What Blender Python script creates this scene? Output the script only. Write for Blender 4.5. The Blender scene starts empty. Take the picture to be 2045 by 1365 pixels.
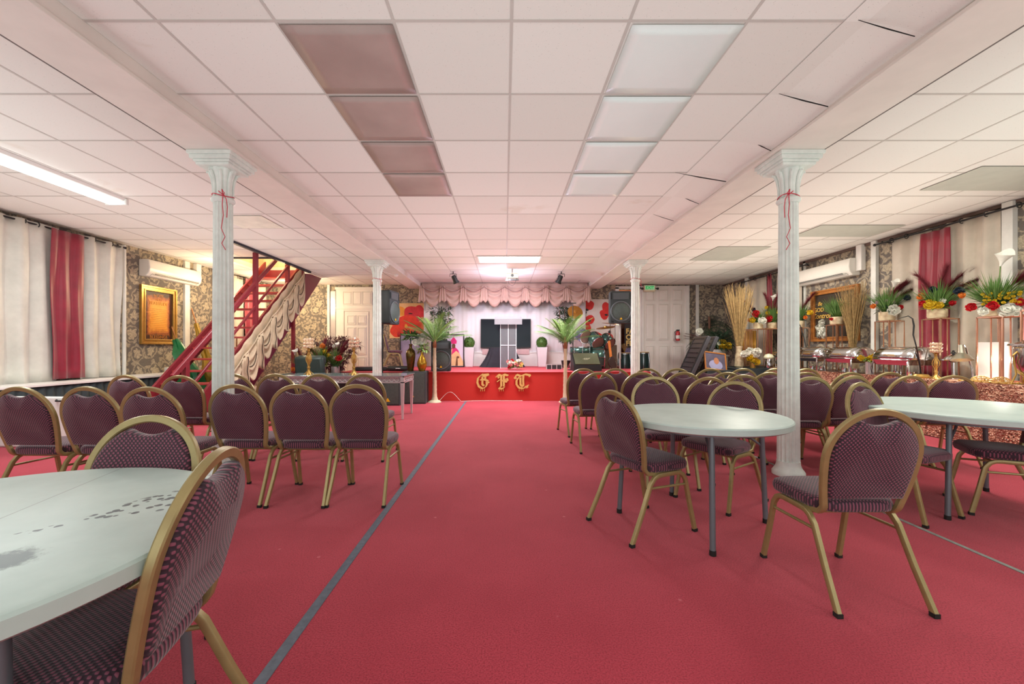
import bpy, math, random
from math import sin, cos, pi, radians, sqrt, atan2
from mathutils import Vector, Matrix, Euler

S = bpy.context.scene
COL = S.collection
# ------------------------------------------------------------------ camera
CH = 1.19            # eye height
F = 820.0            # focal length in pixels of a 2045 px wide frame
cam = bpy.data.cameras.new('camera')
cam.sensor_width = 36.0
cam.lens = F * 36.0 / 2045.0
cam.shift_x = 14.5 / 2045.0
cam.shift_y = 12.5 / 2045.0
cam.clip_start = 0.05
camo = bpy.data.objects.new('camera', cam)
camo.location = (0, 0, CH)
camo.rotation_euler = (pi / 2, 0, 0)
COL.objects.link(camo)
S.camera = camo
# ------------------------------------------------------------------ view
S.view_settings.view_transform = 'Standard'
S.view_settings.look = 'None'
S.view_settings.gamma = 1.0
S.view_settings.use_curve_mapping = False
S.view_settings.exposure = 0.02
# ------------------------------------------------------------------ world + lamps
W = bpy.data.worlds.new('world'); S.world = W; W.use_nodes = True
bg = W.node_tree.nodes['Background']
bg.inputs[0].default_value = (0.92, 1.0, 0.98, 1); bg.inputs[1].default_value = 0.6

def area(name, loc, size, power, col=(1, 1, 1), rot=(0, 0, 0), spread=180):
    l = bpy.data.lights.new(name, 'AREA'); l.shape = 'RECTANGLE'
    l.size, l.size_y = size; l.energy = power; l.color = col; l.spread = radians(spread)
    o = bpy.data.objects.new(name, l); o.location = loc; o.rotation_euler = rot
    COL.objects.link(o); return o
def point(name, loc, power, col=(1, 1, 1), r=0.08):
    l = bpy.data.lights.new(name, 'POINT'); l.energy = power; l.color = col; l.shadow_soft_size = r
    o = bpy.data.objects.new(name, l); o.location = loc; COL.objects.link(o); return o
def spot(name, loc, target, power, col=(1, 1, 1), ang=60, r=0.05):
    l = bpy.data.lights.new(name, 'SPOT'); l.energy = power; l.color = col
    l.spot_size = radians(ang); l.spot_blend = 0.6; l.shadow_soft_size = r
    o = bpy.data.objects.new(name, l); o.location = loc
    o.rotation_euler = (Vector(target) - Vector(loc)).to_track_quat('-Z', 'Y').to_euler()
    COL.objects.link(o); return o

# added unseen fill panel behind the camera, standing in for entrance daylight
area('rear_fill_panel', (0, -2.4, 1.6), (11.0, 2.4), 105, (0.92, 1.0, 0.98), (radians(97), 0, 0))
# added unseen panels facing up, standing in for light bounced onto the ceiling
for k, (bx, bw) in enumerate(((0, 4.3), (-4.9, 3.2), (4.8, 3.0))):
    area('bounce_fill_near', (bx, 1.2, 1.27), (bw, 6.0), 44 if k == 0 else 58, (0.76, 1.0, 0.97) if k < 2 else (0.78, 1.0, 0.90), (pi, 0, 0), 140)
    area('bounce_fill_far', (bx, 7.6, 1.27), (bw, 6.4), 58 if k == 0 else (46 if k == 1 else 62), (0.90, 1.0, 0.95) if k < 2 else (0.92, 1.0, 0.84), (pi, 0, 0), 140)
# fluorescent strip on the left, then added fill panels without fittings
area('strip_light_lamp', (-4.95, 3.95, 2.95), (0.2, 2.3), 70, (0.93, 1.0, 0.98))
area('rear_fill_left', (-3.4, -0.9, 3.0), (0.3, 2.2), 30, (0.92, 1, 0.98))
area('rear_fill_right', (3.4, -0.9, 3.0), (0.3, 2.2), 30, (0.92, 1, 0.98))
area('right_near_fill', (5.0, 1.6, 3.0), (0.25, 2.3), 45, (0.98, 1.0, 0.93))
# ceiling panel over the front of the stage
area('stage_panel_lamp', (0.09, 8.78, 3.03), (1.25, 0.5), 165, (1.0, 0.97, 1.0))
# projector glow and stage spots
point('projector_lamp', (0.0, 10.3, 2.72), 45, (0.80, 0.74, 1.0), 0.12)
spot('stage_spot_left_lamp', (-1.27, 10.35, 2.88), (0.6, 12.2, 1.5), 45, (1.0, 0.9, 0.95), 90)
spot('stage_spot_right_lamp', (1.42, 10.35, 2.88), (-0.6, 12.2, 1.5), 45, (1.0, 0.9, 0.95), 90)
# warm bulbs in the stairwell and behind the stairs
point('stairwell_bulb', (-5.5, 9.3, 3.6), 30, (1.0, 0.80, 0.48), 0.1)
point('stair_wall_bulb', (-6.1, 8.9, 2.55), 38, (1.0, 0.78, 0.45), 0.1)
point('stair_corner_bulb', (-5.9, 11.0, 2.6), 110, (1.0, 0.80, 0.48), 0.1)
point('back_room_bulb', (3.75, 13.1, 2.6), 22, (1.0, 0.72, 0.4), 0.1)
# added ceiling-height fill panels without fittings, right side and back left
area('right_mid_fill', (4.6, 4.6, 3.03), (0.4, 1.2), 60, (0.98, 1.0, 0.88))
area('left_back_fill', (-3.9, 6.8, 3.03), (0.4, 1.2), 45, (1.0, 0.97, 0.92))
area('right_back_fill', (4.9, 8.2, 3.03), (0.5, 1.2), 75, (1.0, 0.96, 0.84))

# ------------------------------------------------------------------ helpers
def at(px, py, Y):
    """photo pixel at distance Y -> world point"""
    return Vector(((px - 1008.0) / F * Y, Y, CH - (py - 695.0) / F * Y))
def X_(px, Y): return (px - 1008.0) / F * Y
def Z_(py, Y): return CH - (py - 695.0) / F * Y

def lin(c):
    c = c / 255.0
    return c / 12.92 if c <= 0.04045 else ((c + 0.055) / 1.055) ** 2.4
def rgb(r, g, b): return (lin(r), lin(g), lin(b), 1)

MATS = {}
class NT:
    def __init__(s, name):
        s.m = bpy.data.materials.new(name); s.m.use_nodes = True
        s.t = s.m.node_tree; s.n = s.t.nodes
        s.b = s.n['Principled BSDF']
        s.oc = None
    def node(s, typ, **kw):
        n = s.n.new(typ)
        for k, v in kw.items(): setattr(n, k, v)
        return n
    def link(s, a, b): s.t.links.new(a, b)
    def coord(s):
        if not s.oc: s.oc = s.node('ShaderNodeTexCoord')
        return s.oc.outputs['Object']
    def val(s, x, sock):
        if hasattr(x, 'links'): s.link(x, sock)
        else: sock.default_value = x
    def math(s, op, a, b=0.0, c=0.0):
        n = s.node('ShaderNodeMath', operation=op)
        s.val(a, n.inputs[0]); s.val(b, n.inputs[1])
        if len(n.inputs) > 2: s.val(c, n.inputs[2])
        return n.outputs[0]
    def sep(s, v):
        n = s.node('ShaderNodeSeparateXYZ'); s.link(v, n.inputs[0]); return n.outputs
    def comb(s, x, y, z=0.0):
        n = s.node('ShaderNodeCombineXYZ')
        for i, q in enumerate((x, y, z)): s.val(q, n.inputs[i])
        return n.outputs[0]
    def noise(s, v, scale, detail=3, rough=0.5, dist=0.0):
        n = s.node('ShaderNodeTexNoise'); s.link(v, n.inputs['Vector'])
        n.inputs['Scale'].default_value = scale; n.inputs['Detail'].default_value = detail
        n.inputs['Roughness'].default_value = rough; n.inputs['Distortion'].default_value = dist
        return n.outputs[0]
    def voro(s, v, scale, dims='3D', feature='F1', rnd=1.0):
        n = s.node('ShaderNodeTexVoronoi', voronoi_dimensions=dims, feature=feature)
        s.link(v, n.inputs['Vector']); n.inputs['Scale'].default_value = scale
        n.inputs['Randomness'].default_value = rnd
        return n
    def ramp(s, f, stops):
        n = s.node('ShaderNodeValToRGB'); s.link(f, n.inputs[0])
        e = n.color_ramp.elements
        while len(e) < len(stops): e.new(0.5)
        for i, (p, c) in enumerate(stops):
            e[i].position = p; e[i].color = c if len(c) == 4 else (*c, 1)
        return n.outputs[0]
    def mix(s, f, a, b):
        n = s.node('ShaderNodeMix', data_type='RGBA')
        s.val(f, n.inputs[0]); s.val(a, n.inputs[6]); s.val(b, n.inputs[7])
        return n.outputs[2]
    def smooth(s, x, a, b):
        n = s.node('ShaderNodeMapRange', interpolation_type='SMOOTHSTEP')
        s.val(x, n.inputs[0]); n.inputs[1].default_value = a; n.inputs[2].default_value = b
        return n.outputs[0]
    def bump(s, h, strength=0.3, dist=0.01):
        n = s.node('ShaderNodeBump'); s.link(h, n.inputs['Height'])
        n.inputs['Strength'].default_value = strength; n.inputs['Distance'].default_value = dist
        s.link(n.outputs[0], s.b.inputs['Normal'])
    def base(s, c): s.val(c, s.b.inputs['Base Color'])
    def set(s, rough=None, metal=None, spec=None, sheen=None, trans=None, ior=None, alpha=None, coat=None):
        for k, v in (('Roughness', rough), ('Metallic', metal), ('Specular IOR Level', spec),
                     ('Sheen Weight', sheen), ('Transmission Weight', trans), ('IOR', ior), ('Alpha', alpha), ('Coat Weight', coat)):
            if v is not None: s.b.inputs[k].default_value = v

def M(name, col, rough=0.6, metal=0.0, var=0.12, vs=6.0, bump=0.0, bs=60.0, **kw):
    """plain procedural material: colour with gentle noise variation"""
    if name in MATS: return MATS[name]
    t = NT(name)
    c = rgb(*col)
    d = tuple(max(0.0, q * (1 - var)) for q in c[:3]) + (1,)
    e = tuple(min(1.0, q * (1 + var * 0.6)) for q in c[:3]) + (1,)
    t.base(t.ramp(t.noise(t.coord(), vs, 4, 0.6), [(0.3, d), (0.7, e)]))
    t.set(rough=rough, metal=metal, **kw)
    if bump: t.bump(t.noise(t.coord(), bs, 3), bump, 0.004)
    MATS[name] = t.m
    return t.m
def EM(name, col, strength):
    if name in MATS: return MATS[name]
    t = NT(name); t.base(rgb(*col)); t.b.inputs['Emission Color'].default_value = rgb(*col)
    t.b.inputs['Emission Strength'].default_value = strength
    MATS[name] = t.m; return t.m

class MB:
    def __init__(s, T=None):
        s.v = []; s.f = []; s.mi = 0; s.fm = []; s.T = T or Matrix.Identity(4)
    def add(s, vs, fs):
        n = len(s.v)
        s.v += [tuple(s.T @ Vector(p)) for p in vs]
        s.f += [tuple(i + n for i in f) for f in fs]
        s.fm += [s.mi] * len(fs)
        return s
    def box(s, x0, x1, y0, y1, z0, z1, R=None):
        c = Vector(((x0 + x1) / 2, (y0 + y1) / 2, (z0 + z1) / 2)); h = Vector(((x1 - x0) / 2, (y1 - y0) / 2, (z1 - z0) / 2))
        vs = []
        for a in (-1, 1):
            for b in (-1, 1):
                for d in (-1, 1):
                    p = Vector((a * h.x, b * h.y, d * h.z))
                    if R is not None: p = R @ p
                    vs.append(c + p)
        return s.add(vs, [(0, 1, 3, 2), (4, 6, 7, 5), (0, 4, 5, 1), (2, 3, 7, 6), (0, 2, 6, 4), (1, 5, 7, 3)])
    def hexa(s, bottom, top):
        """4 bottom pts, 4 top pts (ccw seen from above)"""
        return s.add(list(bottom) + list(top), [(3, 2, 1, 0), (4, 5, 6, 7), (0, 1, 5, 4), (1, 2, 6, 5), (2, 3, 7, 6), (3, 0, 4, 7)])
    def rings(s, rs, cap0=True, cap1=True, closed=True):
        n = len(rs[0]); vs = [p for r in rs for p in r]; fs = []
        for i in range(len(rs) - 1):
            for j in range(n if closed else n - 1):
                k = (j + 1) % n
                fs.append((i * n + j, i * n + k, (i + 1) * n + k, (i + 1) * n + j))
        if cap0: fs.append(tuple(reversed(range(n))))
        if cap1: fs.append(tuple((len(rs) - 1) * n + j for j in range(n)))
        return s.add(vs, fs)
    def lathe(s, prof, c=(0, 0, 0), seg=20, cap0=True, cap1=True, flute=0, fd=0.0, axis=None):
        rs = []
        A = Matrix.Identity(3) if axis is None else Vector((0, 0, 1)).rotation_difference(Vector(axis)).to_matrix()
        for r, z in prof:
            ring = []
            for j in range(seg):
                a = 2 * pi * j / seg
                rr = r * (1 - fd * (0.5 - 0.5 * cos(a * flute))) if flute else r
                ring.append(Vector(c) + A @ Vector((rr * cos(a), rr * sin(a), z)))
            rs.append(ring)
        return s.rings(rs, cap0, cap1)
    def cyl(s, p0, p1, r0, r1=None, seg=12, caps=True):
        r1 = r0 if r1 is None else r1
        p0 = Vector(p0); p1 = Vector(p1)
        return s.lathe([(r0, 0), (r1, (p1 - p0).length)], p0, seg, caps, caps, axis=(p1 - p0).normalized())
    def sweep(s, pts, r=0.01, seg=8, prof=None, ref=None, caps=True, closed=False):
        """r: number or list; prof: list of (a,b) cross-section points"""
        P = [Vector(p) for p in pts]; n = len(P); rs = []
        N = None
        for i in range(n):
            if closed: t = (P[(i + 1) % n] - P[i - 1])
            else: t = (P[min(i + 1, n - 1)] - P[max(i - 1, 0)])
            t = t.normalized() if t.length > 1e-9 else Vector((0, 0, 1))
            if N is None:
                up = Vector(ref) if ref else (Vector((0, 0, 1)) if abs(t.z) < 0.9 else Vector((1, 0, 0)))
                N = (up - t * up.dot(t)).normalized()
            else:
                N = (N - t * N.dot(t))
                N = N.normalized() if N.length > 1e-6 else t.orthogonal().normalized()
            B = t.cross(N)
            rr = r[i] if isinstance(r, (list, tuple)) else r
            if prof: rs.append([P[i] + N * a + B * b for a, b in prof])
            else: rs.append([P[i] + N * (rr * cos(2 * pi * j / seg)) + B * (rr * sin(2 * pi * j / seg)) for j in range(seg)])
        if closed: rs.append(rs[0]); caps = False
        return s.rings(rs, caps, caps)
    def sphere(s, c, r, seg=12, ri=8, sc=(1, 1, 1), jit=0.0, rnd=None):
        c = Vector(c); rs = []
        for i in range(1, ri):
            a = pi * i / ri; ring = []
            for j in range(seg):
                b = 2 * pi * j / seg
                q = r * (1 + (rnd.uniform(-jit, jit) if rnd else 0))
                ring.append(c + Vector((q * sin(a) * cos(b) * sc[0], q * sin(a) * sin(b) * sc[1], -q * cos(a) * sc[2])))
            rs.append(ring)
        return s.rings(rs)
    def prism(s, poly, y0, y1, plane='xz', off=(0, 0, 0)):
        """poly in 2D extruded along the third axis"""
        o = Vector(off)
        def m(p, t):
            if plane == 'xz': return o + Vector((p[0], t, p[1]))
            if plane == 'xy': return o + Vector((p[0], p[1], t))
            return o + Vector((t, p[0], p[1]))
        a = [m(p, y0) for p in poly]; b = [m(p, y1) for p in poly]
        return s.rings([a, b])
    def grid(s, fn, nu, nv):
        vs = [fn(i / nu, j / nv) for j in range(nv + 1) for i in range(nu + 1)]
        fs = [(j * (nu + 1) + i, j * (nu + 1) + i + 1, (j + 1) * (nu + 1) + i + 1, (j + 1) * (nu + 1) + i) for j in range(nv) for i in range(nu)]
        return s.add(vs, fs)
    def blade(s, p0, d, L, w, curve=0.3, n=4, down=Vector((0, 0, -1))):
        """thin folded leaf blade with real width, from p0 in direction d, drooping"""
        p = Vector(p0); d = Vector(d).normalized()
        side = d.cross(Vector((0, 0, 1)))
        side = side.normalized() if side.length > 0.05 else Vector((1, 0, 0))
        L_ = []; 
        for i in range(n + 1):
            t = i / n; ww = w * (0.55 + 0.9 * t - 1.4 * t * t) if i < n else w * 0.03
            q = p + d * (L * t) + down * (curve * L * t * t)
            nn = side.cross(d).normalized()
            L_.append((q - side * ww, q + nn * ww * 0.35, q + side * ww))
        vs = [v for r in L_ for v in r]; fs = []
        for i in range(n):
            a = i * 3; b = a + 3
            fs += [(a, a + 1, b + 1, b), (a + 1, a + 2, b + 2, b + 1)]
        return s.add(vs, fs)

def tagobj(o, label=None, cat=None, group=None, kind=None):
    if label: o['label'] = label
    if cat: o['category'] = cat
    if group: o['group'] = group
    if kind: o['kind'] = kind
    return o
def part(name, mb, mats, parent=None, label=None, bevel=0.0, smooth=35, solid=0.0, sub=0, kind=None):
    me = bpy.data.meshes.new(name)
    me.from_pydata(mb.v, [], mb.f)
    if not isinstance(mats, (list, tuple)): mats = [mats]
    for m in mats: me.materials.append(m)
    me.polygons.foreach_set('material_index', mb.fm)
    me.validate(); me.update()
    if smooth:
        me.polygons.foreach_set('use_smooth', [True] * len(me.polygons))
        try: me.set_sharp_from_angle(angle=radians(smooth))
        except Exception: pass
    o = bpy.data.objects.new(name, me); COL.objects.link(o)
    if parent: o.parent = parent
    if label: o['label'] = label
    if kind: o['kind'] = kind
    if solid:
        q = o.modifiers.new('solid', 'SOLIDIFY'); q.thickness = solid; q.offset = 0
    if bevel:
        q = o.modifiers.new('bevel', 'BEVEL'); q.width = bevel; q.segments = 2; q.limit_method = 'ANGLE'; q.angle_limit = radians(40)
    if sub:
        q = o.modifiers.new('sub', 'SUBSURF'); q.levels = sub; q.render_levels = sub
    return o
def thing(name, label, cat, loc=(0, 0, 0), rz=0.0, group=None):
    o = bpy.data.objects.new(name, None); o.empty_display_size = 0.1; COL.objects.link(o)
    o.location = loc; o.rotation_euler = (0, 0, radians(rz))
    return tagobj(o, label, cat, group)
def solo(name, mb, mats, label, cat, loc=(0, 0, 0), rz=0.0, group=None, **kw):
    o = part(name, mb, mats, None, **kw); o.location = loc; o.rotation_euler = (0, 0, radians(rz))
    return tagobj(o, label, cat, group)
def struct(name, mb, mats, parent=None, **kw):
    o = part(name, mb, mats, parent, **kw)
    if not parent: o['kind'] = 'structure'
    return o
def dup(root, loc, rz, label, group=None, scale=None):
    r = root.copy(); COL.objects.link(r); r.location = loc; r.rotation_euler = (0, 0, radians(rz))
    r['label'] = label
    if group: r['group'] = group
    if scale: r.scale = (scale, scale, scale)
    for ch in [c for c in COL.objects if c.parent == root]:
        c = ch.copy(); COL.objects.link(c); c.parent = r
        for g in [q for q in COL.objects if q.parent == ch]:
            d = g.copy(); COL.objects.link(d); d.parent = c
    return r
def text(name, s, size, loc, rot, mat, parent, extrude=0.002, align='CENTER', shear=0.0, bold=0.0):
    cu = bpy.data.curves.new(name, 'FONT'); cu.body = s; cu.size = size; cu.extrude = extrude
    cu.align_x = align; cu.shear = shear; cu.offset = bold
    t = bpy.data.objects.new(name, cu); COL.objects.link(t)
    dg = bpy.context.evaluated_depsgraph_get()
    me = bpy.data.meshes.new_from_object(t.evaluated_get(dg))
    bpy.data.objects.remove(t); bpy.data.curves.remove(cu)
    me.materials.clear(); me.materials.append(mat); me.name = name
    o = bpy.data.objects.new(name, me); COL.objects.link(o)
    o.location = loc; o.rotation_euler = rot
    if parent: o.parent = parent
    return o

RR = [(-.5, -.32), (-.38, -.5), (.38, -.5), (.5, -.32), (.5, .32), (.38, .5), (-.38, .5), (-.5, .32)]
def rprof(a, b): return [(x * a, y * b) for x, y in RR]

CEIL = 3.10; BEAM = 2.975; BACK = 12.35; LW = -7.0; RW = 6.6; SZ = 0.657; SY = 9.29
# ================================================================== materials
def carpet_mat():
    t = NT('red_carpet'); v = t.coord()
    n1 = t.noise(v, 1.1, 4, 0.6); n2 = t.noise(v, 160, 2, 0.6); n3 = t.noise(v, 9, 5, 0.65)
    c = t.ramp(n1, [(0.3, rgb(168, 50, 66)), (0.7, rgb(188, 64, 80))])
    c = t.mix(t.smooth(n2, 0.35, 0.75), c, rgb(138, 34, 50))
    c = t.mix(t.math('MULTIPLY', t.smooth(n3, 0.62, 0.78), 0.35), c, rgb(110, 30, 40))
    vo = t.voro(v, 3.2); sp = t.smooth(vo.outputs['Distance'], 0.045, 0.02)
    c = t.mix(t.math('MULTIPLY', sp, 0.5), c, rgb(210, 120, 128))
    t.base(c); t.set(rough=0.95, spec=0.1, sheen=0.15); t.bump(n2, 0.5, 0.006)
    return t.m
def stage_mat():
    t = NT('red_stage_carpet'); v = t.coord()
    c = t.mix(t.noise(v, 90, 3), rgb(206, 66, 58), rgb(176, 48, 46))
    c = t.mix(t.math('MULTIPLY', t.noise(v, 2, 3), 0.4), c, rgb(180, 60, 52))
    t.base(c); t.set(rough=0.95, spec=0.1); return t.m
def ceiling_mat():
    t = NT('ceiling_tiles'); v = t.coord(); x, y, z = t.sep(v)
    cx = t.math('FLOOR', t.math('DIVIDE', t.math('SUBTRACT', x, 0.04), 0.69))
    cy = t.math('FLOOR', t.math('DIVIDE', t.math('SUBTRACT', y, 2.395), 0.69))
    wn = t.node('ShaderNodeTexWhiteNoise', noise_dimensions='2D'); t.link(t.comb(cx, cy), wn.inputs['Vector'])
    c = t.mix(wn.outputs['Value'], rgb(226, 220, 214), rgb(236, 231, 226))
    sp = t.voro(v, 75); d = t.smooth(sp.outputs['Distance'], 0.22, 0.12)
    msk = t.smooth(t.noise(v, 40, 2), 0.5, 0.6)
    c = t.mix(t.math('MULTIPLY', t.math('MULTIPLY', d, msk), 0.4), c, rgb(150, 140, 135))
    st = t.smooth(t.noise(v, 0.75, 5, 0.6, 0.6), 0.66, 0.74)
    c = t.mix(t.math('MULTIPLY', st, 0.22), c, rgb(190, 160, 125))
    t.base(c); t.set(rough=0.9, spec=0.15); t.bump(t.noise(v, 120, 2), 0.12, 0.004)
    return t.m
def wallpaper_mat():
    t = NT('scroll_wallpaper'); v = t.coord(); x, y, z = t.sep(v)
    uv = t.comb(t.math('ADD', x, y), z)
    nd = t.node('ShaderNodeTexNoise'); t.link(uv, nd.inputs['Vector']); nd.inputs['Scale'].default_value = 6; nd.inputs['Detail'].default_value = 3
    va = t.node('ShaderNodeVectorMath', operation='SCALE'); t.link(nd.outputs['Color'], va.inputs[0]); va.inputs['Scale'].default_value = 0.16
    vb = t.node('ShaderNodeVectorMath', operation='ADD'); t.link(uv, vb.inputs[0]); t.link(va.outputs[0], vb.inputs[1])
    w = vb.outputs[0]
    vo = t.voro(w, 2.7, '2D', rnd=0.55); d = vo.outputs['Distance']
    # petals: lobed flower inside each cell, a ring of stem around it, leaves between
    vs = t.node('ShaderNodeVectorMath', operation='SUBTRACT')
    sc = t.node('ShaderNodeVectorMath', operation='SCALE'); t.link(w, sc.inputs[0]); sc.inputs['Scale'].default_value = 2.7
    ps = t.node('ShaderNodeVectorMath', operation='SCALE'); t.link(vo.outputs['Position'], ps.inputs[0]); ps.inputs['Scale'].default_value = 2.7
    t.link(w, vs.inputs[0]); t.link(vo.outputs['Position'], vs.inputs[1])
    px, py, pz = t.sep(vs.outputs[0])
    ang = t.math('ARCTAN2', py, px)
    lobe = t.math('ADD', t.math('MULTIPLY', t.math('SINE', t.math('MULTIPLY', ang, 6.0)), 0.05), t.math('MULTIPLY', t.math('SUBTRACT', t.noise(uv, 11, 3), 0.5), 0.34))
    fl = t.smooth(t.math('ADD', d, lobe), 0.27, 0.22)
    ring = t.smooth(t.math('ABSOLUTE', t.math('SUBTRACT', d, 0.39)), 0.045, 0.02)
    v2 = t.voro(w, 9.0, '2D', rnd=1.0)
    leaf = t.math('MULTIPLY', t.smooth(v2.outputs['Distance'], 0.40, 0.30), t.smooth(d, 0.36, 0.44))
    vein = t.smooth(t.noise(w, 34, 2, 0.5, 1.5), 0.42, 0.55)
    m = t.math('MAXIMUM', t.math('MAXIMUM', fl, t.math('MULTIPLY', ring, 0.75)), t.math('MULTIPLY', leaf, 0.8))
    m = t.math('MULTIPLY', m, t.math('ADD', t.math('MULTIPLY', vein, 0.55), 0.45))
    bgc = t.mix(t.noise(uv, 30, 2), rgb(104, 97, 92), rgb(122, 114, 108))
    c = t.mix(m, bgc, rgb(188, 174, 150))
    t.base(c); t.set(rough=0.7, spec=0.2)
    return t.m
def fabric_mat(name, ax):
    t = NT(name); o = t.sep(t.coord())
    a = o[0]; b = o[2] if ax == 'xz' else o[1]
    p = t.math('MULTIPLY', t.math('COSINE', t.math('MULTIPLY', a, 390.0)), t.math('COSINE', t.math('MULTIPLY', b, 340.0)))
    d = t.smooth(p, 0.08, 0.45)
    nz = t.noise(t.coord(), 260, 2)
    c = t.mix(nz, rgb(44, 26, 37), rgb(58, 35, 48))
    c = t.mix(t.math('MULTIPLY', d, 0.66), c, rgb(160, 86, 108))
    t.base(c); t.set(rough=0.72, spec=0.35, sheen=0.3); t.bump(p, 0.35, 0.003)
    return t.m
def sequin_mat():
    t = NT('rose_gold_sequins'); v = t.coord()
    vo = t.voro(v, 55); n = t.noise(v, 5, 4, 0.6, 1.0)
    c = t.ramp(vo.outputs['Color'], [(0.2, rgb(96, 60, 48)), (0.5, rgb(176, 124, 98)), (0.8, rgb(235, 195, 165))])
    c = t.mix(t.smooth(n, 0.4, 0.65), c, rgb(150, 100, 84))
    t.base(c); t.set(rough=0.35, metal=0.65); t.bump(vo.outputs['Distance'], 0.8, 0.01)
    return t.m
def table_mat(stained):
    t = NT('white_plastic_tabletop' + ('_stained' if stained else '')); v = t.coord(); x, y, z = t.sep(v)
    c = t.ramp(t.noise(v, 5, 5, 0.6), [(0.3, rgb(172, 192, 186)), (0.7, rgb(190, 208, 202))])
    sc = t.smooth(t.noise(t.comb(t.math('MULTIPLY', x, 1.0), t.math('MULTIPLY', y, 6.0)), 7, 6, 0.7), 0.6, 0.75)
    c = t.mix(t.math('MULTIPLY', sc, 0.25), c, rgb(165, 178, 178))
    if stained:
        # ink blots: a trail of drops that fans out, and one large smudge
        ux, uy = .63, .777
        dx = t.math('SUBTRACT', x, .17); dy = t.math('ADD', y, .02)
        al = t.math('ADD', t.math('MULTIPLY', dx, ux), t.math('MULTIPLY', dy, uy))
        pe = t.math('ABSOLUTE', t.math('SUBTRACT', t.math('MULTIPLY', dx, uy), t.math('MULTIPLY', dy, ux)))
        wid = t.math('ADD', .012, t.math('MULTIPLY', t.smooth(al, .12, .36), .075))
        near = t.smooth(t.math('DIVIDE', pe, wid), 1.15, .85)
        lim = t.math('MULTIPLY', t.smooth(al, -.36, -.30), t.smooth(al, .44, .40))
        sq = t.comb(t.math('MULTIPLY', al, .62), pe)
        vo = t.voro(v, 42); dr = t.smooth(t.math('ADD', vo.outputs['Distance'], t.math('MULTIPLY', t.noise(v, 60, 2), .2)), .52, .44)
        sel = t.smooth(t.noise(v, 14, 2), .34, .40)
        m = t.math('MULTIPLY', t.math('MULTIPLY', near, dr), t.math('MULTIPLY', sel, lim))
        ex = t.math('SUBTRACT', x, .32); ey = t.math('ADD', y, .10)
        r = t.math('SQRT', t.math('ADD', t.math('MULTIPLY', ex, ex), t.math('MULTIPLY', ey, ey)))
        sm = t.math('MULTIPLY', t.smooth(t.math('ADD', r, t.math('MULTIPLY', t.noise(v, 26, 5, 0.8), 0.12)), 0.135, 0.10), 0.8)
        c = t.mix(t.math('MAXIMUM', t.math('MULTIPLY', m, 0.92), sm), c, rgb(48, 60, 68))
        fold = t.smooth(t.math('ABSOLUTE', t.math('SUBTRACT', t.math('SUBTRACT', x, 0.08), t.math('MULTIPLY', y, -0.23))), 0.004, 0.001)
        c = t.mix(t.math('MULTIPLY', fold, 0.55), c, rgb(110, 118, 120))
    t.base(c); t.set(rough=0.38, spec=0.45)
    return t.m
def foil_mat(name, c1, c2, rough, metal=.35):
    t = NT(name); v = t.coord()
    c = t.mix(t.noise(v, 2.0, 3), rgb(*c1), rgb(*c2))
    t.base(c); t.set(rough=rough, metal=metal); t.bump(t.noise(v, 130, 2), 0.3, 0.003)
    return t.m
def shingle(name, c1, c2, scale, rough=0.6, metal=0.0, bump=0.4):
    t = NT(name); v = t.coord(); vo = t.voro(v, scale)
    t.base(t.mix(vo.outputs['Distance'], rgb(*c1), rgb(*c2))); t.set(rough=rough, metal=metal)
    t.bump(vo.outputs['Distance'], bump, 0.01); return t.m
def glassmat(name, tint=(255, 255, 255), rough=0.02):
    t = NT(name); t.base(rgb(*tint)); t.set(rough=rough, trans=1.0, ior=1.3); return t.m
def grillmat():
    t = NT('speaker_grille'); v = t.coord(); vo = t.voro(v, 140)
    t.base(t.mix(t.smooth(vo.outputs['Distance'], 0.2, 0.5), rgb(34, 42, 40), rgb(88, 100, 96))); t.set(rough=0.5, metal=0.3); return t.m

m_carpet = carpet_mat(); m_stage = stage_mat(); m_ceil = ceiling_mat(); m_wall = wallpaper_mat()
m_fab = fabric_mat('dotted_maroon_fabric_back', 'xz'); m_fabs = fabric_mat('dotted_maroon_fabric_seat', 'xy')
m_gold = M('gold_painted_steel', (158, 142, 96), 0.36, 0.35, 0.10, 20)
m_seq = sequin_mat(); m_tab = table_mat(False); m_tabs = table_mat(True)
m_grid = M('white_ceiling_grid', (198, 190, 184), 0.6, 0, 0.06)
m_beam = M('white_painted_beam', (232, 224, 216), 0.6, 0, 0.06, 3)
m_white = M('white_paint', (232, 230, 226), 0.5, 0, 0.05, 3)
m_door = M('cream_white_door_paint', (232, 226, 220), 0.45, 0, 0.05, 2)
m_col = M('pale_column_paint', (232, 240, 234), 0.45, 0, 0.12, 9)
m_trim = M('white_trim', (224, 224, 218), 0.5, 0, 0.1, 5)
m_black = M('black_plastic', (34, 36, 38), 0.45, 0, 0.2)
m_rubber = M('black_rubber', (28, 24, 22), 0.8, 0, 0.2)
m_dark = M('dark_metal', (52, 52, 54), 0.4, 0.6, 0.15)
m_grey = M('grey_steel_leg', (112, 122, 128), 0.4, 0.4, 0.08)
m_chrome = M('polished_steel', (205, 205, 208), 0.14, 1.0, 0.06, 3)
m_curt = M('cream_satin_curtain', (214, 212, 202), 0.5, 0, 0.12, 4, 0.15, 30, sheen=0.3)
m_curtr = M('beige_satin_curtain', (196, 184, 168), 0.55, 0, 0.12, 4, 0.15, 30, sheen=0.3)
m_red = M('crimson_satin_curtain', (142, 22, 48), 0.45, 0, 0.2, 5, 0.15, 40, sheen=0.3)
m_maroon = M('maroon_paint', (136, 40, 52), 0.4, 0, 0.12, 3)
m_tread = M('red_stair_tread', (176, 62, 58), 0.7, 0, 0.2, 5)
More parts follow.
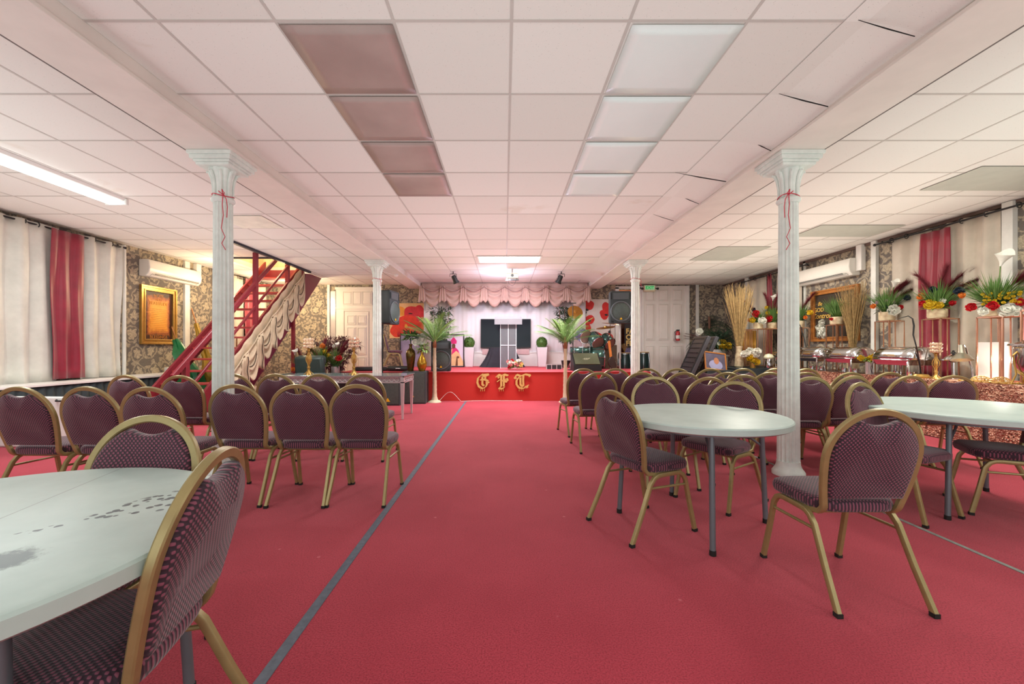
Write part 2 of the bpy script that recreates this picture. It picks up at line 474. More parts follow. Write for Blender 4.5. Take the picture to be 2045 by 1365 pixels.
m_drape = M('beige_drape', (206, 184, 156), 0.65, 0, 0.14, 5, 0.2, 25, sheen=0.3)
m_val = M('blush_valance_cloth', (206, 176, 164), 0.65, 0, 0.08, 5, 0.1, 30, sheen=0.2)
m_cord = M('dark_braid_cord', (70, 54, 44), 0.7)
m_skirt = M('black_table_skirt', (34, 44, 48), 0.7, 0, 0.2)
m_rose = M('rose_gold_rod', (212, 168, 140), 0.25, 0.9, 0.08)
m_goldb = M('antique_gold', (196, 156, 84), 0.35, 0.7, 0.15, 12)
m_wood = M('wood_frame', (168, 106, 48), 0.45, 0, 0.25, 14)
m_green = M('bright_leaf_green', (92, 130, 60), 0.55, 0, 0.35, 9)
m_dgreen = M('dark_leaf_green', (44, 72, 50), 0.55, 0, 0.35, 9)
m_lgreen = M('pale_leaf_green', (136, 168, 92), 0.55, 0, 0.3, 9)
m_plume = M('burgundy_plume', (128, 42, 54), 0.8, 0, 0.3, 20)
m_fred = M('red_petal', (196, 24, 34), 0.55, 0, 0.25, 40)
m_fyel = M('yellow_petal', (224, 190, 44), 0.55, 0, 0.2, 40)
m_fwhi = M('white_petal', (236, 234, 224), 0.55, 0, 0.08, 40)
m_fora = M('orange_petal', (226, 130, 50), 0.55, 0, 0.2, 40)
m_fnav = M('navy_petal', (34, 44, 62), 0.6, 0, 0.2, 40)
m_fpin = M('lilac_petal', (206, 168, 190), 0.6, 0, 0.1, 40)
m_twig = M('dried_twig_straw', (166, 136, 88), 0.8, 0, 0.5, 22)
m_birch = shingle('birch_bark_pot', (224, 212, 176), (168, 140, 112), 16, 0.6)
m_crys = NT('gold_crystal'); m_crys.base(rgb(246, 226, 196)); m_crys.set(rough=0.08, metal=0.55); m_crys = m_crys.m
m_glass = glassmat('clear_glass'); m_acr = M('clear_acrylic', (236, 236, 244), 0.05, 0, 0.0, alpha=0.07)
m_leather = M('dark_green_leather', (48, 66, 64), 0.35, 0, 0.15, 8, 0.2, 90)
m_mirror = M('mirrored_panel', (206, 200, 202), 0.22, 0.35, 0.03)
m_grill = grillmat()
m_ylw = M('yellow_badge', (240, 190, 20), 0.5)
m_sil = M('silver_paint', (196, 192, 192), 0.35, 0.6, 0.06)
m_ribbon = M('red_ribbon', (206, 40, 70), 0.5)
m_tape = M('blue_grey_tape', (92, 100, 112), 0.6, 0, 0.25, 30)
m_tape2 = M('pale_grey_tape', (142, 146, 140), 0.6, 0, 0.25, 30)

# ================================================================== the shell
rnd = random.Random(7)
REAR = -3.2
struct('floor', MB().box(LW - .1, RW + .1, REAR, BACK + 1.5, -0.1, 0), m_carpet, smooth=0)
# ceiling with the stair opening cut out
OX0, OX1, OY0, OY1 = -6.0, -4.85, 8.65, 10.2
mb = MB()
mb.box(LW - .1, OX0, REAR, BACK + .1, CEIL, CEIL + .1)
mb.box(OX1, RW + .1, REAR, BACK + .1, CEIL, CEIL + .1)
mb.box(OX0, OX1, REAR, OY0, CEIL, CEIL + .1)
mb.box(OX0, OX1, OY1, BACK + .1, CEIL, CEIL + .1)
struct('ceiling', mb, m_ceil, smooth=0)
# stair shaft above the opening
mb = MB()
mb.box(OX0 - .06, OX0, OY0 - .06, OY1 + .06, CEIL + .1, 4.3); mb.box(OX1, OX1 + .06, OY0 - .06, OY1 + .06, CEIL + .1, 4.3)
mb.box(OX0, OX1, OY0 - .06, OY0, CEIL + .1, 4.3); mb.box(OX0, OX1, OY1, OY1 + .06, CEIL + .1, 4.3)
mb.box(OX0 - .06, OX1 + .06, OY0 - .06, OY1 + .06, 4.3, 4.36)
struct('wall_shaft', mb, M('cream_shaft_paint', (226, 208, 170), 0.6), smooth=0)
mb = MB().box(OX1 - .02, OX1 + .045, 7.3, OY1, CEIL - .045, CEIL + .002)
mb.box(OX0, OX1, OY0 - .05, OY0, CEIL - .03, CEIL + .002)
struct('trim_1', mb, M('black_edge_trim', (40, 40, 56), 0.5), smooth=0)
# T-bar grid as real strips
mb = MB()
def over_hole(x0, x1, y0, y1): return x1 > OX0 and x0 < OX1 and y1 > OY0 and y0 < OY1
k = -11
while True:
    x = 0.04 + 0.69 * k; k += 1
    if x > RW: break
    if x < LW or 2.45 < abs(x) < 2.87: continue
    if OX0 < x < OX1:
        mb.box(x - .009, x + .009, REAR, OY0, CEIL - .003, CEIL); mb.box(x - .009, x + .009, OY1, BACK, CEIL - .003, CEIL)
    else: mb.box(x - .009, x + .009, REAR, BACK, CEIL - .003, CEIL)
k = -8
while True:
    y = 2.395 + 0.69 * k; k += 1
    if y > BACK: break
    if y < REAR: continue
    for a, b in ((LW, -2.87), (-2.455, 2.455), (2.87, RW)):
        if a < -6 and OY0 < y < OY1:
            mb.box(a, OX0, y - .009, y + .009, CEIL - .0035, CEIL); mb.box(OX1, b, y - .009, y + .009, CEIL - .0035, CEIL)
        else: mb.box(a, b, y - .009, y + .009, CEIL - .0035, CEIL)
struct('trim_2', mb, m_grid, smooth=0)
# beams
for i, s in enumerate((-1, 1)):
    a, b = sorted((s * 2.455, s * 2.87))
    mb = MB().box(a, b, REAR, BACK, BEAM, CEIL)
    c, d = sorted((s * 2.44, s * 2.47)); mb.box(c, d, REAR, BACK, BEAM - .006, BEAM + .02)
    e, f = sorted((s * 2.87, s * 2.885)); mb.mi = 1; mb.box(e, f, REAR, BACK, BEAM + .0, BEAM + .014)
    struct('trim_%d' % (3 + i), mb, [m_beam, M('grey_gap_line', (120, 112, 108), 0.8)], smooth=0, bevel=0.004)
# walls
struct('wall_left', MB().box(LW - .12, LW, REAR, BACK + .1, 0, CEIL), m_wall, smooth=0)
struct('wall_right', MB().box(RW, RW + .12, REAR, BACK + .1, 0, CEIL), m_wall, smooth=0)
DX0, DX1 = 3.38, 4.10
mb = MB().box(LW, DX0, BACK, BACK + .12, 0, CEIL); mb.box(DX1, RW, BACK, BACK + .12, 0, CEIL); mb.box(DX0, DX1, BACK, BACK + .12, 2.95, CEIL)
struct('wall_back', mb, m_wall, smooth=0)
mb = MB().box(LW, RW, REAR - .12, REAR, 0, .3); mb.box(LW, RW, REAR - .12, REAR, 2.75, CEIL)
for x in (-6.9, -3.4, 0, 3.4, 6.5): mb.box(x - .1, x + .1, REAR - .12, REAR, .3, 2.75)
struct('wall_rear', mb, m_white, smooth=0)
# corridor seen through the open doorway at the back
mb = MB().box(DX0 - .5, DX1 + .5, BACK + 1.2, BACK + 1.3, 0, CEIL); mb.box(DX0 - .5, DX0 - .4, BACK + .12, BACK + 1.2, 0, CEIL)
mb.box(DX1 + .4, DX1 + .5, BACK + .12, BACK + 1.2, 0, CEIL); mb.box(DX0 - .5, DX1 + .5, BACK + .12, BACK + 1.3, CEIL, CEIL + .1)
struct('wall_corridor', mb, M('orange_wood_panelling', (186, 110, 52), 0.5, 0, 0.3, 5), smooth=0)
mb = MB()
mb.box(DX0 - .06, DX0 + .05, BACK - .03, BACK, 0, 3.02); mb.box(DX1 - .05, DX1 + .04, BACK - .03, BACK, 0, 3.02)
mb.box(DX0 - .06, DX1 + .04, BACK - .03, BACK, 2.97, 3.05)
struct('trim_5', mb, m_white, bevel=.005, smooth=0)
# baseboards
struct('baseboard_left', MB().box(LW, LW + .02, REAR, BACK, 0, .12), m_trim, smooth=0)
struct('baseboard_right', MB().box(RW - .02, RW, REAR, BACK, 0, .12), m_black, smooth=0)
struct('baseboard_back', MB().box(LW, -5.1, BACK - .02, BACK, 0, .12), m_trim, smooth=0)
# crown line where the right wall meets the ceiling
struct('trim_6', MB().box(RW - .03, RW, REAR, BACK, CEIL - .05, CEIL - .006), M('brown_crown', (104, 84, 76), 0.6), smooth=0)
# vertical white posts / conduits on the walls
def post(i, x0, x1, y0, y1, z0=0, z1=CEIL - .007): struct('trim_%d' % i, MB().box(x0, x1, y0, y1, z0, z1), m_trim, smooth=0, bevel=.004)
post(7, LW, LW + .05, 8.93, 9.07)
post(8, RW - .06, RW, 7.24, 7.34); post(9, RW - .03, RW, 8.98, 9.05); post(10, RW - .07, RW, 5.28, 5.40); post(11, RW - .06, RW, 11.05, 11.2)
post(12, 5.74, 5.83, BACK - .03, BACK)
post(13, -5.32, -5.24, BACK - .06, BACK)
struct('trim_14', MB().box(-5.22, -5.08, BACK - .04, BACK, 0, 2.9), m_mirror, smooth=0)

# door_1: cream door with three panel transom on the left of the back wall
def panels(mb, rects, y, d=.020, b=.028):
    for x0, x1, z0, z1 in rects:
        a = [(x0, y, z0), (x1, y, z0), (x1, y, z1), (x0, y, z1)]
        c = [(x0 + b, y - d, z0 + b), (x1 - b, y - d, z0 + b), (x1 - b, y - d, z1 - b), (x0 + b, y - d, z1 - b)]
        mb.rings([a, c], False, True)
        # moulding around the panel
        for (u0, u1, w0, w1) in ((x0 - .02, x1 + .02, z0 - .02, z0), (x0 - .02, x1 + .02, z1, z1 + .02), (x0 - .02, x0, z0, z1), (x1, x1 + .02, z0, z1)):
            mb.box(u0, u1, y - .018, y + .002, w0, w1)
yb = BACK - .05
mb = MB()
mb.box(-5.06, -4.82, yb, BACK, 0, 2.98); mb.box(-4.05, -3.92, yb, BACK, 0, 2.98)
mb.box(-4.82, -4.05, yb, BACK, 2.30, 2.98); mb.box(-4.82, -4.05, yb + .025, BACK, 0, 2.30)
mb.box(-5.08, -3.90, yb - .02, BACK, 2.95, 3.02); mb.box(-5.06, -3.92, yb - .015, BACK, 2.36, 2.42)
panels(mb, [(-4.83 + i * .29, -4.58 + i * .29, 2.50, 2.88) for i in range(3)], yb)
d1 = struct('door_1', mb, m_door, bevel=.003, smooth=0)
mb = MB().box(-4.79, -4.08, yb - .012, yb + .02, .02, 2.27)
panels(mb, [(-4.70, -4.48, 1.92, 2.16), (-4.39, -4.17, 1.92, 2.16), (-4.70, -4.48, 1.02, 1.80), (-4.39, -4.17, 1.02, 1.80), (-4.70, -4.48, .2, .9), (-4.39, -4.17, .2, .9)], yb - .012)
leaf = part('door_leaf', mb, m_door, d1, smooth=0)
mb = MB(); mb.lathe([(.02, 0), (.012, .02), (.012, .04), (.028, .055), (.022, .075)], (-4.75, yb - .012, .92), 12, axis=(0, -1, 0)); mb.lathe([(.025, 0), (.02, .02)], (-4.75, yb - .012, 1.18), 12, axis=(0, -1, 0))
part('door_knob', mb, m_goldb, d1, label='brass knob and lock')
# door_2: tall panelled white double door on the right
mb = MB().box(4.16, 5.42, yb, BACK, 0, 3.06)
cols = ((4.24, 4.46), (4.62, 4.90), (5.04, 5.30))
panels(mb, [(a, b, z0, z1) for a, b in cols for z0, z1 in ((2.62, 2.94), (1.45, 2.50), (.35, 1.25))], yb)
d2 = struct('door_2', mb, m_door, bevel=.003, smooth=0)
mb = MB().box(5.42, 5.52, yb - .03, BACK, 0, 3.06); mb.box(4.10, 4.16, yb - .03, BACK, 0, 3.06)
part('door_frame', mb, m_white, d2, smooth=0)

# stage and its lip
mb = MB().box(-3.7, 3.3, SY, BACK, 0, SZ - .012)
mb.mi = 1; mb.box(-3.71, 3.31, SY - .015, BACK, SZ - .012, SZ)
struct('floor_stage', mb, [m_stage, M('stage_top_carpet', (204, 78, 88), 0.9, 0, 0.15, 30)], bevel=.006, smooth=0)
# white pleated backdrop behind the stage
def bd(u, v):
    x = -2.42 + 4.84 * u; return Vector((x, BACK - .07 + .012 * sin(x * 18) + .006 * sin(x * 47), SZ + (2.62 - SZ) * v))
struct('wall_backdrop', MB().grid(bd, 200, 2), M('white_backdrop', (238, 234, 238), 0.6, 0, 0.03), solid=.01)
mb = MB().box(-2.42, 2.42, BACK - .11, BACK - .085, SZ, 1.05); mb.box(-2.42, 2.42, BACK - .125, BACK - .08, 1.05, 1.08)
struct('baseboard_stage', mb, m_white, smooth=0)
# floor tape lines
struct('trim_15', MB().box(-.893, -.848, .3, SY, 0, .003), m_tape, smooth=0)
struct('trim_16', MB().box(2.735, 2.762, .3, 8.6, 0, .003), m_tape2, smooth=0)

# ceiling panels (unlit diffusers), colours painted with reflections: red floor left, window light right
m_fo1 = foil_mat('floor_reflection_diffuser', (150, 128, 122), (196, 176, 170), 0.42)
m_fo2 = foil_mat('window_reflection_diffuser', (222, 232, 230), (240, 244, 242), 0.30, .08)
for k in range(4):
    y0 = 2.395 + .69 * k + .02; y1 = y0 + .65
    for side, (x0, x1), mm in (('left', (-1.33, -.66), m_fo1), ('right', (.75, 1.41), m_fo2)):
        mb = MB().grid(lambda u, v: Vector((x0 + (x1 - x0) * u, y0 + (y1 - y0) * v, CEIL - .010 - .008 * sin(pi * u) * sin(pi * v))), 8, 8)
        nth = ('nearest', 'second', 'third', 'farthest')[k]
        solo('ceiling_panel', mb, mm, ('%s of four %s ceiling diffuser panels %s of the centre line' % (nth, 'floor-reflection-tinted' if side == 'left' else 'window-reflection-tinted', side)),
             'ceiling panel', group='unlit diffuser panels %s of centre' % side, solid=.004)
# grey recessed panels above the right side of the room
for (x0, x1, y0, y1, lab) in ((5.0, 6.35, 4.30, 4.95, 'grey ceiling panel nearest the camera above the buffet side'), (4.9, 6.2, 6.35, 7.0, 'grey ceiling panel above the wall air conditioner side, middle one'), (4.0, 5.0, 7.7, 8.9, 'brownish grey ceiling panel farthest back on the right side')):
    solo('ceiling_panel', MB().box(x0, x1, y0, y1, CEIL - .012, CEIL - .007), M('grey_diffuser', (188, 188, 178), 0.5, 0, 0.06), lab, 'ceiling panel', group='grey panels over the right side')
solo('ceiling_panel', MB().box(-4.15, -3.5, 5.9, 6.5, CEIL - .012, CEIL - .007), M('cream_tile', (236, 232, 218), 0.8), 'clean cream tile newer than the rest, left side ceiling', 'ceiling panel')

# sagging tiles along the right beam, with open gaps
mb = MB().grid(lambda u, v: Vector((1.98 + .49 * u, 1.6 + 9.8 * v, CEIL - .005 - (.085 + .02 * sin(v * 41)) * (u ** 2.2))), 10, 90)
struct('trim_20', mb, m_ceil, smooth=60)
mb = MB()
for k, (a, b, h) in enumerate(((2.05, 2.38, .003), (2.05, 2.42, .006), (2.25, 2.44, .005), (1.85, 2.40, .008), (2.2, 2.43, .005), (2.1, 2.4, .004))):
    y = 2.395 + .69 * k - .014
    mb.prism([(a, CEIL - .006), (b, CEIL - .10 + .0), (b, CEIL - .10 - h), ((a + b) / 2, CEIL - .056 - h)], y, y + .004, 'xz')
struct('trim_21', mb, M('black_gap', (20, 18, 18), .9), smooth=0)
# ================================================================== columns
def make_column(x, y, lab, rib, side):
    r = thing('column', lab, 'column', (x, y, 0), 0, 'fluted columns')
    H = BEAM
    part('base', MB().lathe([(.135, 0), (.135, .03), (.125, .045), (.108, .07), (.098, .10), (.096, .13)], seg=28), m_col, r)
    part('shaft', MB().lathe([(.094, .12), (.0945, .16), (.088, 1.3), (.080, 2.56)], seg=128, flute=16, fd=.17), m_col, r)
    mb = MB().lathe([(.082, 2.55), (.096, 2.565), (.100, 2.58), (.094, 2.595), (.080, 2.605)], seg=28)
    mb.lathe([(.078, 2.60), (.079, 2.70), (.090, 2.78), (.118, 2.845), (.118, 2.86)], seg=96, flute=8, fd=.10)
    for k in range(8):
        a = 2 * pi * (k + .5) / 8
        mb.sweep([(cos(a) * q, sin(a) * q, z) for q, z in ((.079, 2.61), (.080, 2.70), (.092, 2.78), (.112, 2.83), (.128, 2.835), (.132, 2.82))], [.010, .012, .014, .014, .010, .004], 6)
    part('capital', mb, m_col, r)
    mb = MB()
    for z0, z1, q in ((2.86, 2.885, .15), (2.885, 2.905, .165), (2.905, 2.94, .185), (2.94, H - .001, .20)): mb.box(-q, q, -q, q, z0, z1)
    part('abacus', mb, m_col, r, bevel=.004, smooth=0)
    # ribbon tied below the capital
    mb = MB(); z = 2.615
    mb.sweep([(cos(a) * .088, sin(a) * .088, z + .012 * sin(a * 2)) for a in [2 * pi * i / 24 for i in range(24)]], .004, 6, closed=True)
    if rib:
        s = side
        mb.sweep([(s * .05, -.078, z), (s * .07, -.12, z + .03), (s * .085, -.11, z), (s * .06, -.09, z - .01), (s * .03, -.11, z + .02)], .004, 6)
        mb.sweep([(s * .055, -.085, z), (s * .06, -.10, z - .10), (s * .07, -.10, z - .2), (s * .05, -.10, z - .32), (s * .085, -.10, z - .40), (s * .055, -.10, z - .46), (s * .09, -.1, z - .52)], .0035, 6)
        mb.sweep([(s * .06, -.085, z), (s * .09, -.09, z - .05), (s * .10, -.09, z - .12), (s * .095, -.09, z - .22)], .0035, 6)
    else:
        mb.sweep([(side * .07, -.06, z), (side * .10, -.07, z - .05), (side * .085, -.08, z - .12), (side * .1, -.07, z - .16)], .004, 6)
    solo('ribbon', mb, m_ribbon, 'red ribbon tied round the top of the ' + lab.replace('white fluted column ', '') + ' column', 'ribbon', (x, y, 0), group='red ribbons on the columns')
make_column(-2.66, 3.88, 'white fluted column near left, among the chairs', True, 1)
make_column(2.68, 3.88, 'white fluted column near right, beside the round table', True, -1)
make_column(-2.63, 8.46, 'white fluted column far left, in front of the loudspeaker', False, 1)
make_column(2.69, 8.46, 'white fluted column far right, by the double doors', False, 1)
# ================================================================== banquet chair
def chair():
    t = thing('banquet_chair', 'x', 'chair')
    def yb(z): return -.125 - .115 * (z - .41) / .505
    # outline of the back: half width against height
    def outline(inset, zt=.905, zb=.44, n=14):
        pts = []
        W_ = .2125
        def hw(z):
            if z >= .69: return W_ * sqrt(max(0, 1 - ((z - .69) / (zt - .69)) ** 2))
            q = (.69 - z) / .27
            return W_ - .040 * q ** 1.6
        zs = [zb + (.69 - zb) * i / n for i in range(n + 1)]
        R = [(hw(z), z) for z in zs]
        A = [(W_ * cos(a), .69 + (zt - .69) * sin(a)) for a in [pi * i / 28 for i in range(1, 28)]]
        full = R + A + [(-x, z) for x, z in reversed(R)]
        return full
    fr = outline(0)
    path = [(fr[0][0] - .002, .03, .408), (fr[0][0] - .002, -.06, .405), (fr[0][0], -.105, .409), (fr[0][0], -.122, .425)]
    path += [(x, yb(z), z) for x, z in fr]
    path += [(-x, y, z) for x, y, z in reversed(path[:4])]
    part('back_frame', MB().sweep(path, prof=rprof(.030, .024), ref=(1, 0, 0)), m_gold, t)
    # upholstery with the hand-hold scoop
    up = []
    W_ = .196
    for x, z in outline(0, .884, .485):
        k = W_ / .2125; up.append([x * k, z])
    up2 = []
    for x, z in up:
        if z > .845 and abs(x) < .085:
            z = min(z, .842 + .022 * (abs(x) / .085) ** 2)
        up2.append((x, z))
    c = (0, .67); rs = []
    for sc, dy in ((1.0, -.012), (.985, -.026), (.93, -.034), (.5, -.038)):
        rs.append([(c[0] + (x - c[0]) * sc, yb(z) + dy + .006, c[1] + (z - c[1]) * sc) for x, z in up2])
    for a, b in zip(rs, (1, 1, 1, 1)): pass
    fr_ = []
    for sc, dy in ((.5, .036), (.93, .032), (.985, .024), (1.0, .010)):
        fr_.append([(c[0] + (x - c[0]) * sc, yb(z) + dy - .006, c[1] + (z - c[1]) * sc) for x, z in up2])
    part('backrest', MB().rings(list(reversed(rs)) + list(reversed(fr_))), m_fab, t, smooth=60)
    # seat cushion
    def so(sc, z, dz=0):
        r = []
        for i in range(40):
            a = 2 * pi * i / 40; ca, sa = cos(a), sin(a)
            x = .212 * abs(ca) ** .42 * (1 if ca >= 0 else -1); y = .195 * abs(sa) ** .42 * (1 if sa >= 0 else -1)
            x *= 1 + .10 * y / .195 * 0.5 - .03
            r.append((x * sc, y * sc + .055, z + .012 * max(0, -0) ))
        return r
    part('seat', MB().rings([so(.90, .408), so(.975, .414), so(1.0, .430), so(1.0, .448), so(.97, .464), so(.88, .474), so(.5, .481)]), m_fabs, t, smooth=60)
    for s in (-1, 1):
        for yf, ym, yt in ((.262, .185, .11), (-.262, -.095, -.01)):
            pts = [(s * .214, yf, .012), (s * .207, yf + (ym - yf) * .5, .18), (s * .2015, ym + (yf - ym) * .06, .345), (s * .200, ym + (yt - ym) * .25, .380), (s * .199, ym + (yt - ym) * .6, .394), (s * .199, yt, .397)]
            l = part('leg', MB().sweep(pts, prof=rprof(.024, .026), ref=(1, 0, 0)), m_gold, t)
            part('foot_cap', MB().box(s * .214 - .013, s * .214 + .013, yf - .014, yf + .014, 0, .02), m_rubber, l, smooth=0)
        part('stretcher', MB().cyl((s * .202, .195, .315), (s * .202, -.125, .325), .008, seg=8), m_gold, t)
    mb = MB()
    for s in (-1, 1): mb.sweep([(s * .199, .11, .397), (s * .199, -.01, .397)], prof=rprof(.024, .026), ref=(1, 0, 0))
    mb.cyl((-.2, .15, .392), (.2, .15, .392), .009, seg=8); mb.cyl((-.2, -.06, .392), (.2, -.06, .392), .009, seg=8)
    part('seat_frame', mb, m_gold, t)
    return t
CH0 = chair(); _used = [False]
def put(x, y, rz, lab, group, z=0.0):
    if not _used[0]:
        _used[0] = True; CH0.location = (x, y, z); CH0.rotation_euler = (0, 0, radians(rz)); CH0['label'] = lab
        if group: CH0['group'] = group
        return CH0
    return dup(CH0, (x, y, z), rz, lab, group)
B = 'gold-framed maroon chair '
# left block, front row (nearest the camera)
G1 = 'chairs in the near row left of the aisle'
for x, y, l in ((-3.44, 3.14, 'leftmost of the near row, cut by the left edge of the photo'), (-2.97, 3.15, 'second from the left in the near row left of the aisle'),
                (-2.52, 3.13, 'third from the left in the near row left of the aisle'), (-2.04, 3.34, 'in the near row just in front of the near left column'),
                (-1.565, 3.32, 'middle of the three right of the near left column, near row'), (-1.115, 3.33, 'at the aisle end of the near row left of the aisle')):
    put(x, y, rnd.uniform(-2, 2), B + l, G1)
G2 = 'chairs in the second row left of the aisle'
for x, y, l in ((-3.86, 4.42, 'leftmost of the second row left of the aisle'), (-3.27, 4.36, 'second row, second from the left, in front of the stairs'),
                (-2.90, 4.62, 'second row, half hidden behind the near left column'), (-2.44, 4.60, 'second row, first to the right of the near left column'),
                (-1.965, 4.58, 'second row, in front of the green leather armchair'), (-1.485, 4.57, 'aisle end of the second row left of the aisle')):
    put(x, y, rnd.uniform(-2, 2), B + l, G2)
put(-1.43, 1.43, 180, B + 'behind the ink-stained round table, facing the camera', 'chairs at the stained round table')
put(-1.00, 1.06, 102, B + 'in the left foreground, tucked under the ink-stained round table', 'chairs at the stained round table')
# around the round table right of the aisle
G3 = 'chairs at the round table beside the near right column'
put(.91, 2.76, -65.2, B + 'left of the clean round table, at the aisle', G3)
put(1.69, 2.08, 0, B + 'in the right foreground with its back to the camera', G3)
put(1.70, 3.24, 122, B + 'behind the clean round table on its right, seat under the top', G3)
put(1.42, 3.70, 178, B + 'behind the clean round table, facing the camera, left of its neighbours', G3)
G4 = 'chairs at the round table by the buffet'
put(2.90, 3.04, 200, B + 'left of the far right round table, turned towards the camera', G4)
put(3.67, 2.99, 60, B + 'at the right edge of the photo, only seat and legs seen', G4)
put(4.55, 4.34, -12, B + 'behind the far right round table, with a glint on its top', G4)
# right block
G5 = 'chairs in the third row from the stage right of the aisle'
for x, y, rz, l in ((1.92, 4.12, 3, 'directly behind the clean round table, middle of three arches'), (2.46, 4.46, 0, 'just left of the near right column, nearest row'),
                (2.95, 4.16, -4, 'just right of the near right column, plain dark back'), (3.45, 4.30, 3, 'hidden behind the chair left of the far right round table'),
                (4.03, 4.32, 2, 'behind the far right round table, left of the glinting one')):
    put(x, y, rz, B + l, G5)
G6 = 'chairs in the second row from the stage right of the aisle'
for i, (x, rz) in enumerate(((1.06, 3), (1.56, 0), (2.05, -1), (2.53, 1), (3.02, 0), (3.44, 0), (3.93, 1), (4.40, -2))):
    l = ('aisle end of the middle row right of the aisle', 'second from the aisle in the middle row of the right block', 'third from the aisle in the middle row of the right block', 'fourth from the aisle in the middle row of the right block',
         'fifth from the aisle in the middle row of the right block', 'sixth from the aisle in the middle row, beside the near right column', 'seventh from the aisle in the middle row, before the chafing dishes', 'last chair of the middle row at the buffet end')[i]
    put(x, 4.90 + .01 * (i % 3), rz, B + l, G6)
G7 = 'chairs in the row nearest the stage right of the aisle'
for i, (x, rz) in enumerate(((1.03, 9), (1.49, 2), (1.93, 0), (2.34, -2), (2.78, 0), (3.22, 1), (3.66, 0), (4.08, 0))):
    l = ('aisle end of the row nearest the stage, by the palm', 'second from the aisle in the row nearest the stage', 'third from the aisle in the row nearest the stage', 'fourth from the aisle in the row nearest the stage',
         'fifth from the aisle in the row nearest the stage', 'sixth from the aisle in the row nearest the stage', 'seventh from the aisle in the row nearest the stage', 'last chair of the row nearest the stage, buffet end')[i]
    put(x, 5.78, rz, B + l, G7)
put(-3.05, 11.2, -80, B + 'alone on the stage below the poppy painting', None, SZ)

# ================================================================== round tables
def round_table(x, y, R, mt, legs, lab, rz=0):
    t = thing('round_table', lab, 'table', (x, y, 0), rz)
    part('tabletop', MB().lathe([(R - .03, .690), (R - .012, .692), (R, .700), (R, .732), (R - .006, .739), (R - .02, .742), (.001, .742)], seg=96), mt, t)
    mb = MB()
    mb.lathe([(R - .10, .672), (R - .085, .672), (R - .085, .69), (R - .10, .69)], seg=48, cap0=False, cap1=False)
    mb.box(-R * .7, R * .7, -.02, .02, .665, .69)
    part('apron', mb, m_grey, t)
    for (a, b) in legs:
        ca, cb = a * .93, b * .93
        l = part('leg', MB().cyl((a, b, .01), (ca, cb, .69), .0165, seg=14), m_grey, t)
        part('foot_cap', MB().cyl((a, b, 0), (a, b, .03), .019, seg=12), m_rubber, l)
    mb = MB()
    for (a, b) in legs: mb.cyl((a * .95, b * .95, .52), (a * .45, b * .45, .685), .008, seg=8)
    part('brace', mb, m_grey, t)
    return t
round_table(1.33, 2.82, .545, m_tab, [(-.134, -.459), (-.50, .155), (.45, -.02), (.02, .50)], 'round white folding table right of the aisle, in front of the near right column')
round_table(3.54, 3.13, .70, m_tab, [(-.46, -.275), (.47, .29), (-.25, .48), (.25, -.45)], 'round white folding table at the right edge, in front of the buffet')
round_table(-1.38, .96, .60, m_tabs, [(.29, .46), (.36, -.12), (-.34, .16), (-.27, -.44)], 'round white folding table in the left foreground with black ink stains')
# ================================================================== curtains
def curtain(name, lab, side, y0, y1, z0, z1, mat, folds, amp, group, seed=0, taper=0.0, tieb=0.0):
    """a pleated panel hanging along a side wall. side -1 left wall, +1 right wall"""
    r_ = random.Random(seed); ph = r_.uniform(0, 6); xw = (LW + .14) if side < 0 else (RW - .09)
    if mat.name.startswith('crimson'): xw -= side * .055
    yc = (y0 + y1) / 2
    def fn(u, v):
        w = (y1 - y0) * (1 - taper * (v)) ; y = yc + (u - .5) * w + .012 * sin(v * 5 + ph)
        a = amp * (1 - .35 * v)
        s_ = sin(2 * pi * folds * u + ph + .5 * sin(v * 3 + seed))
        return Vector((xw - side * (a * (s_ + .25 * sin(4 * pi * folds * u + ph * 2)) + .01 * sin(9 * u + 7 * v)), y, z0 + (z1 - z0) * v))
    mb = MB().grid(fn, int(folds * 14) + 6, 14)
    t = thing(name, lab, 'curtain', (0, 0, 0), 0, group)
    part('curtain_fabric', mb, mat, t, solid=.006)
    return t
def rod(lab, side, y0, y1, z, cuts, n=0):
    xw = (LW + .14) if side < 0 else (RW - .14)
    t = thing('curtain_rod', lab, 'curtain rod', (xw, y0, z))
    part('rod', MB().cyl((0, 0, 0), (0, y1 - y0, 0), .013, seg=10), m_dark, t)
    mb = MB(); mb.sphere((0, -.02, 0), .025); mb.sphere((0, y1 - y0 + .02, 0), .025); part('finial', mb, m_dark, t)
    mb = MB()
    for y in (.12, y1 - y0 - .12): mb.box(-.008, .008, y - .01, y + .01, -.01, .03); mb.box(min(0, side * .14), max(0, side * .14), y - .008, y + .008, .0, .016)
    part('bracket', mb, m_dark, t, smooth=0)
    for y in cuts:
        mb = MB(); mb.sweep([(.035 * cos(a) * 1.0, y - y0 + .006, .035 * sin(a)) for a in [2 * pi * i / 14 for i in range(14)]], .007, 6, closed=True); part('grommet', mb, m_black, t)
Lz0, Lz1 = .70, 3.03
GL = 'curtains on the left wall nearest the camera'
curtain('curtain', 'cream satin curtain at the left edge of the photo', -1, 4.6, 5.93, Lz0 - .03, Lz1, m_curt, 4.4, .055, GL, 3)
curtain('curtain', 'cream satin curtain just left of the near crimson panel on the left wall', -1, 5.86, 6.32, Lz0 - .01, Lz1, m_curt, 1.3, .035, GL, 5)
curtain('curtain', 'crimson satin curtain panel on the left wall near the camera', -1, 6.15, 6.66, Lz0 + .02, Lz1 - .03, m_red, 2.6, .022, GL, 8)
curtain('curtain', 'cream satin curtain between the near crimson panel and the papered wall on the left', -1, 6.60, 7.34, Lz0 + .0, Lz1, m_curt, 2.6, .05, GL, 11)
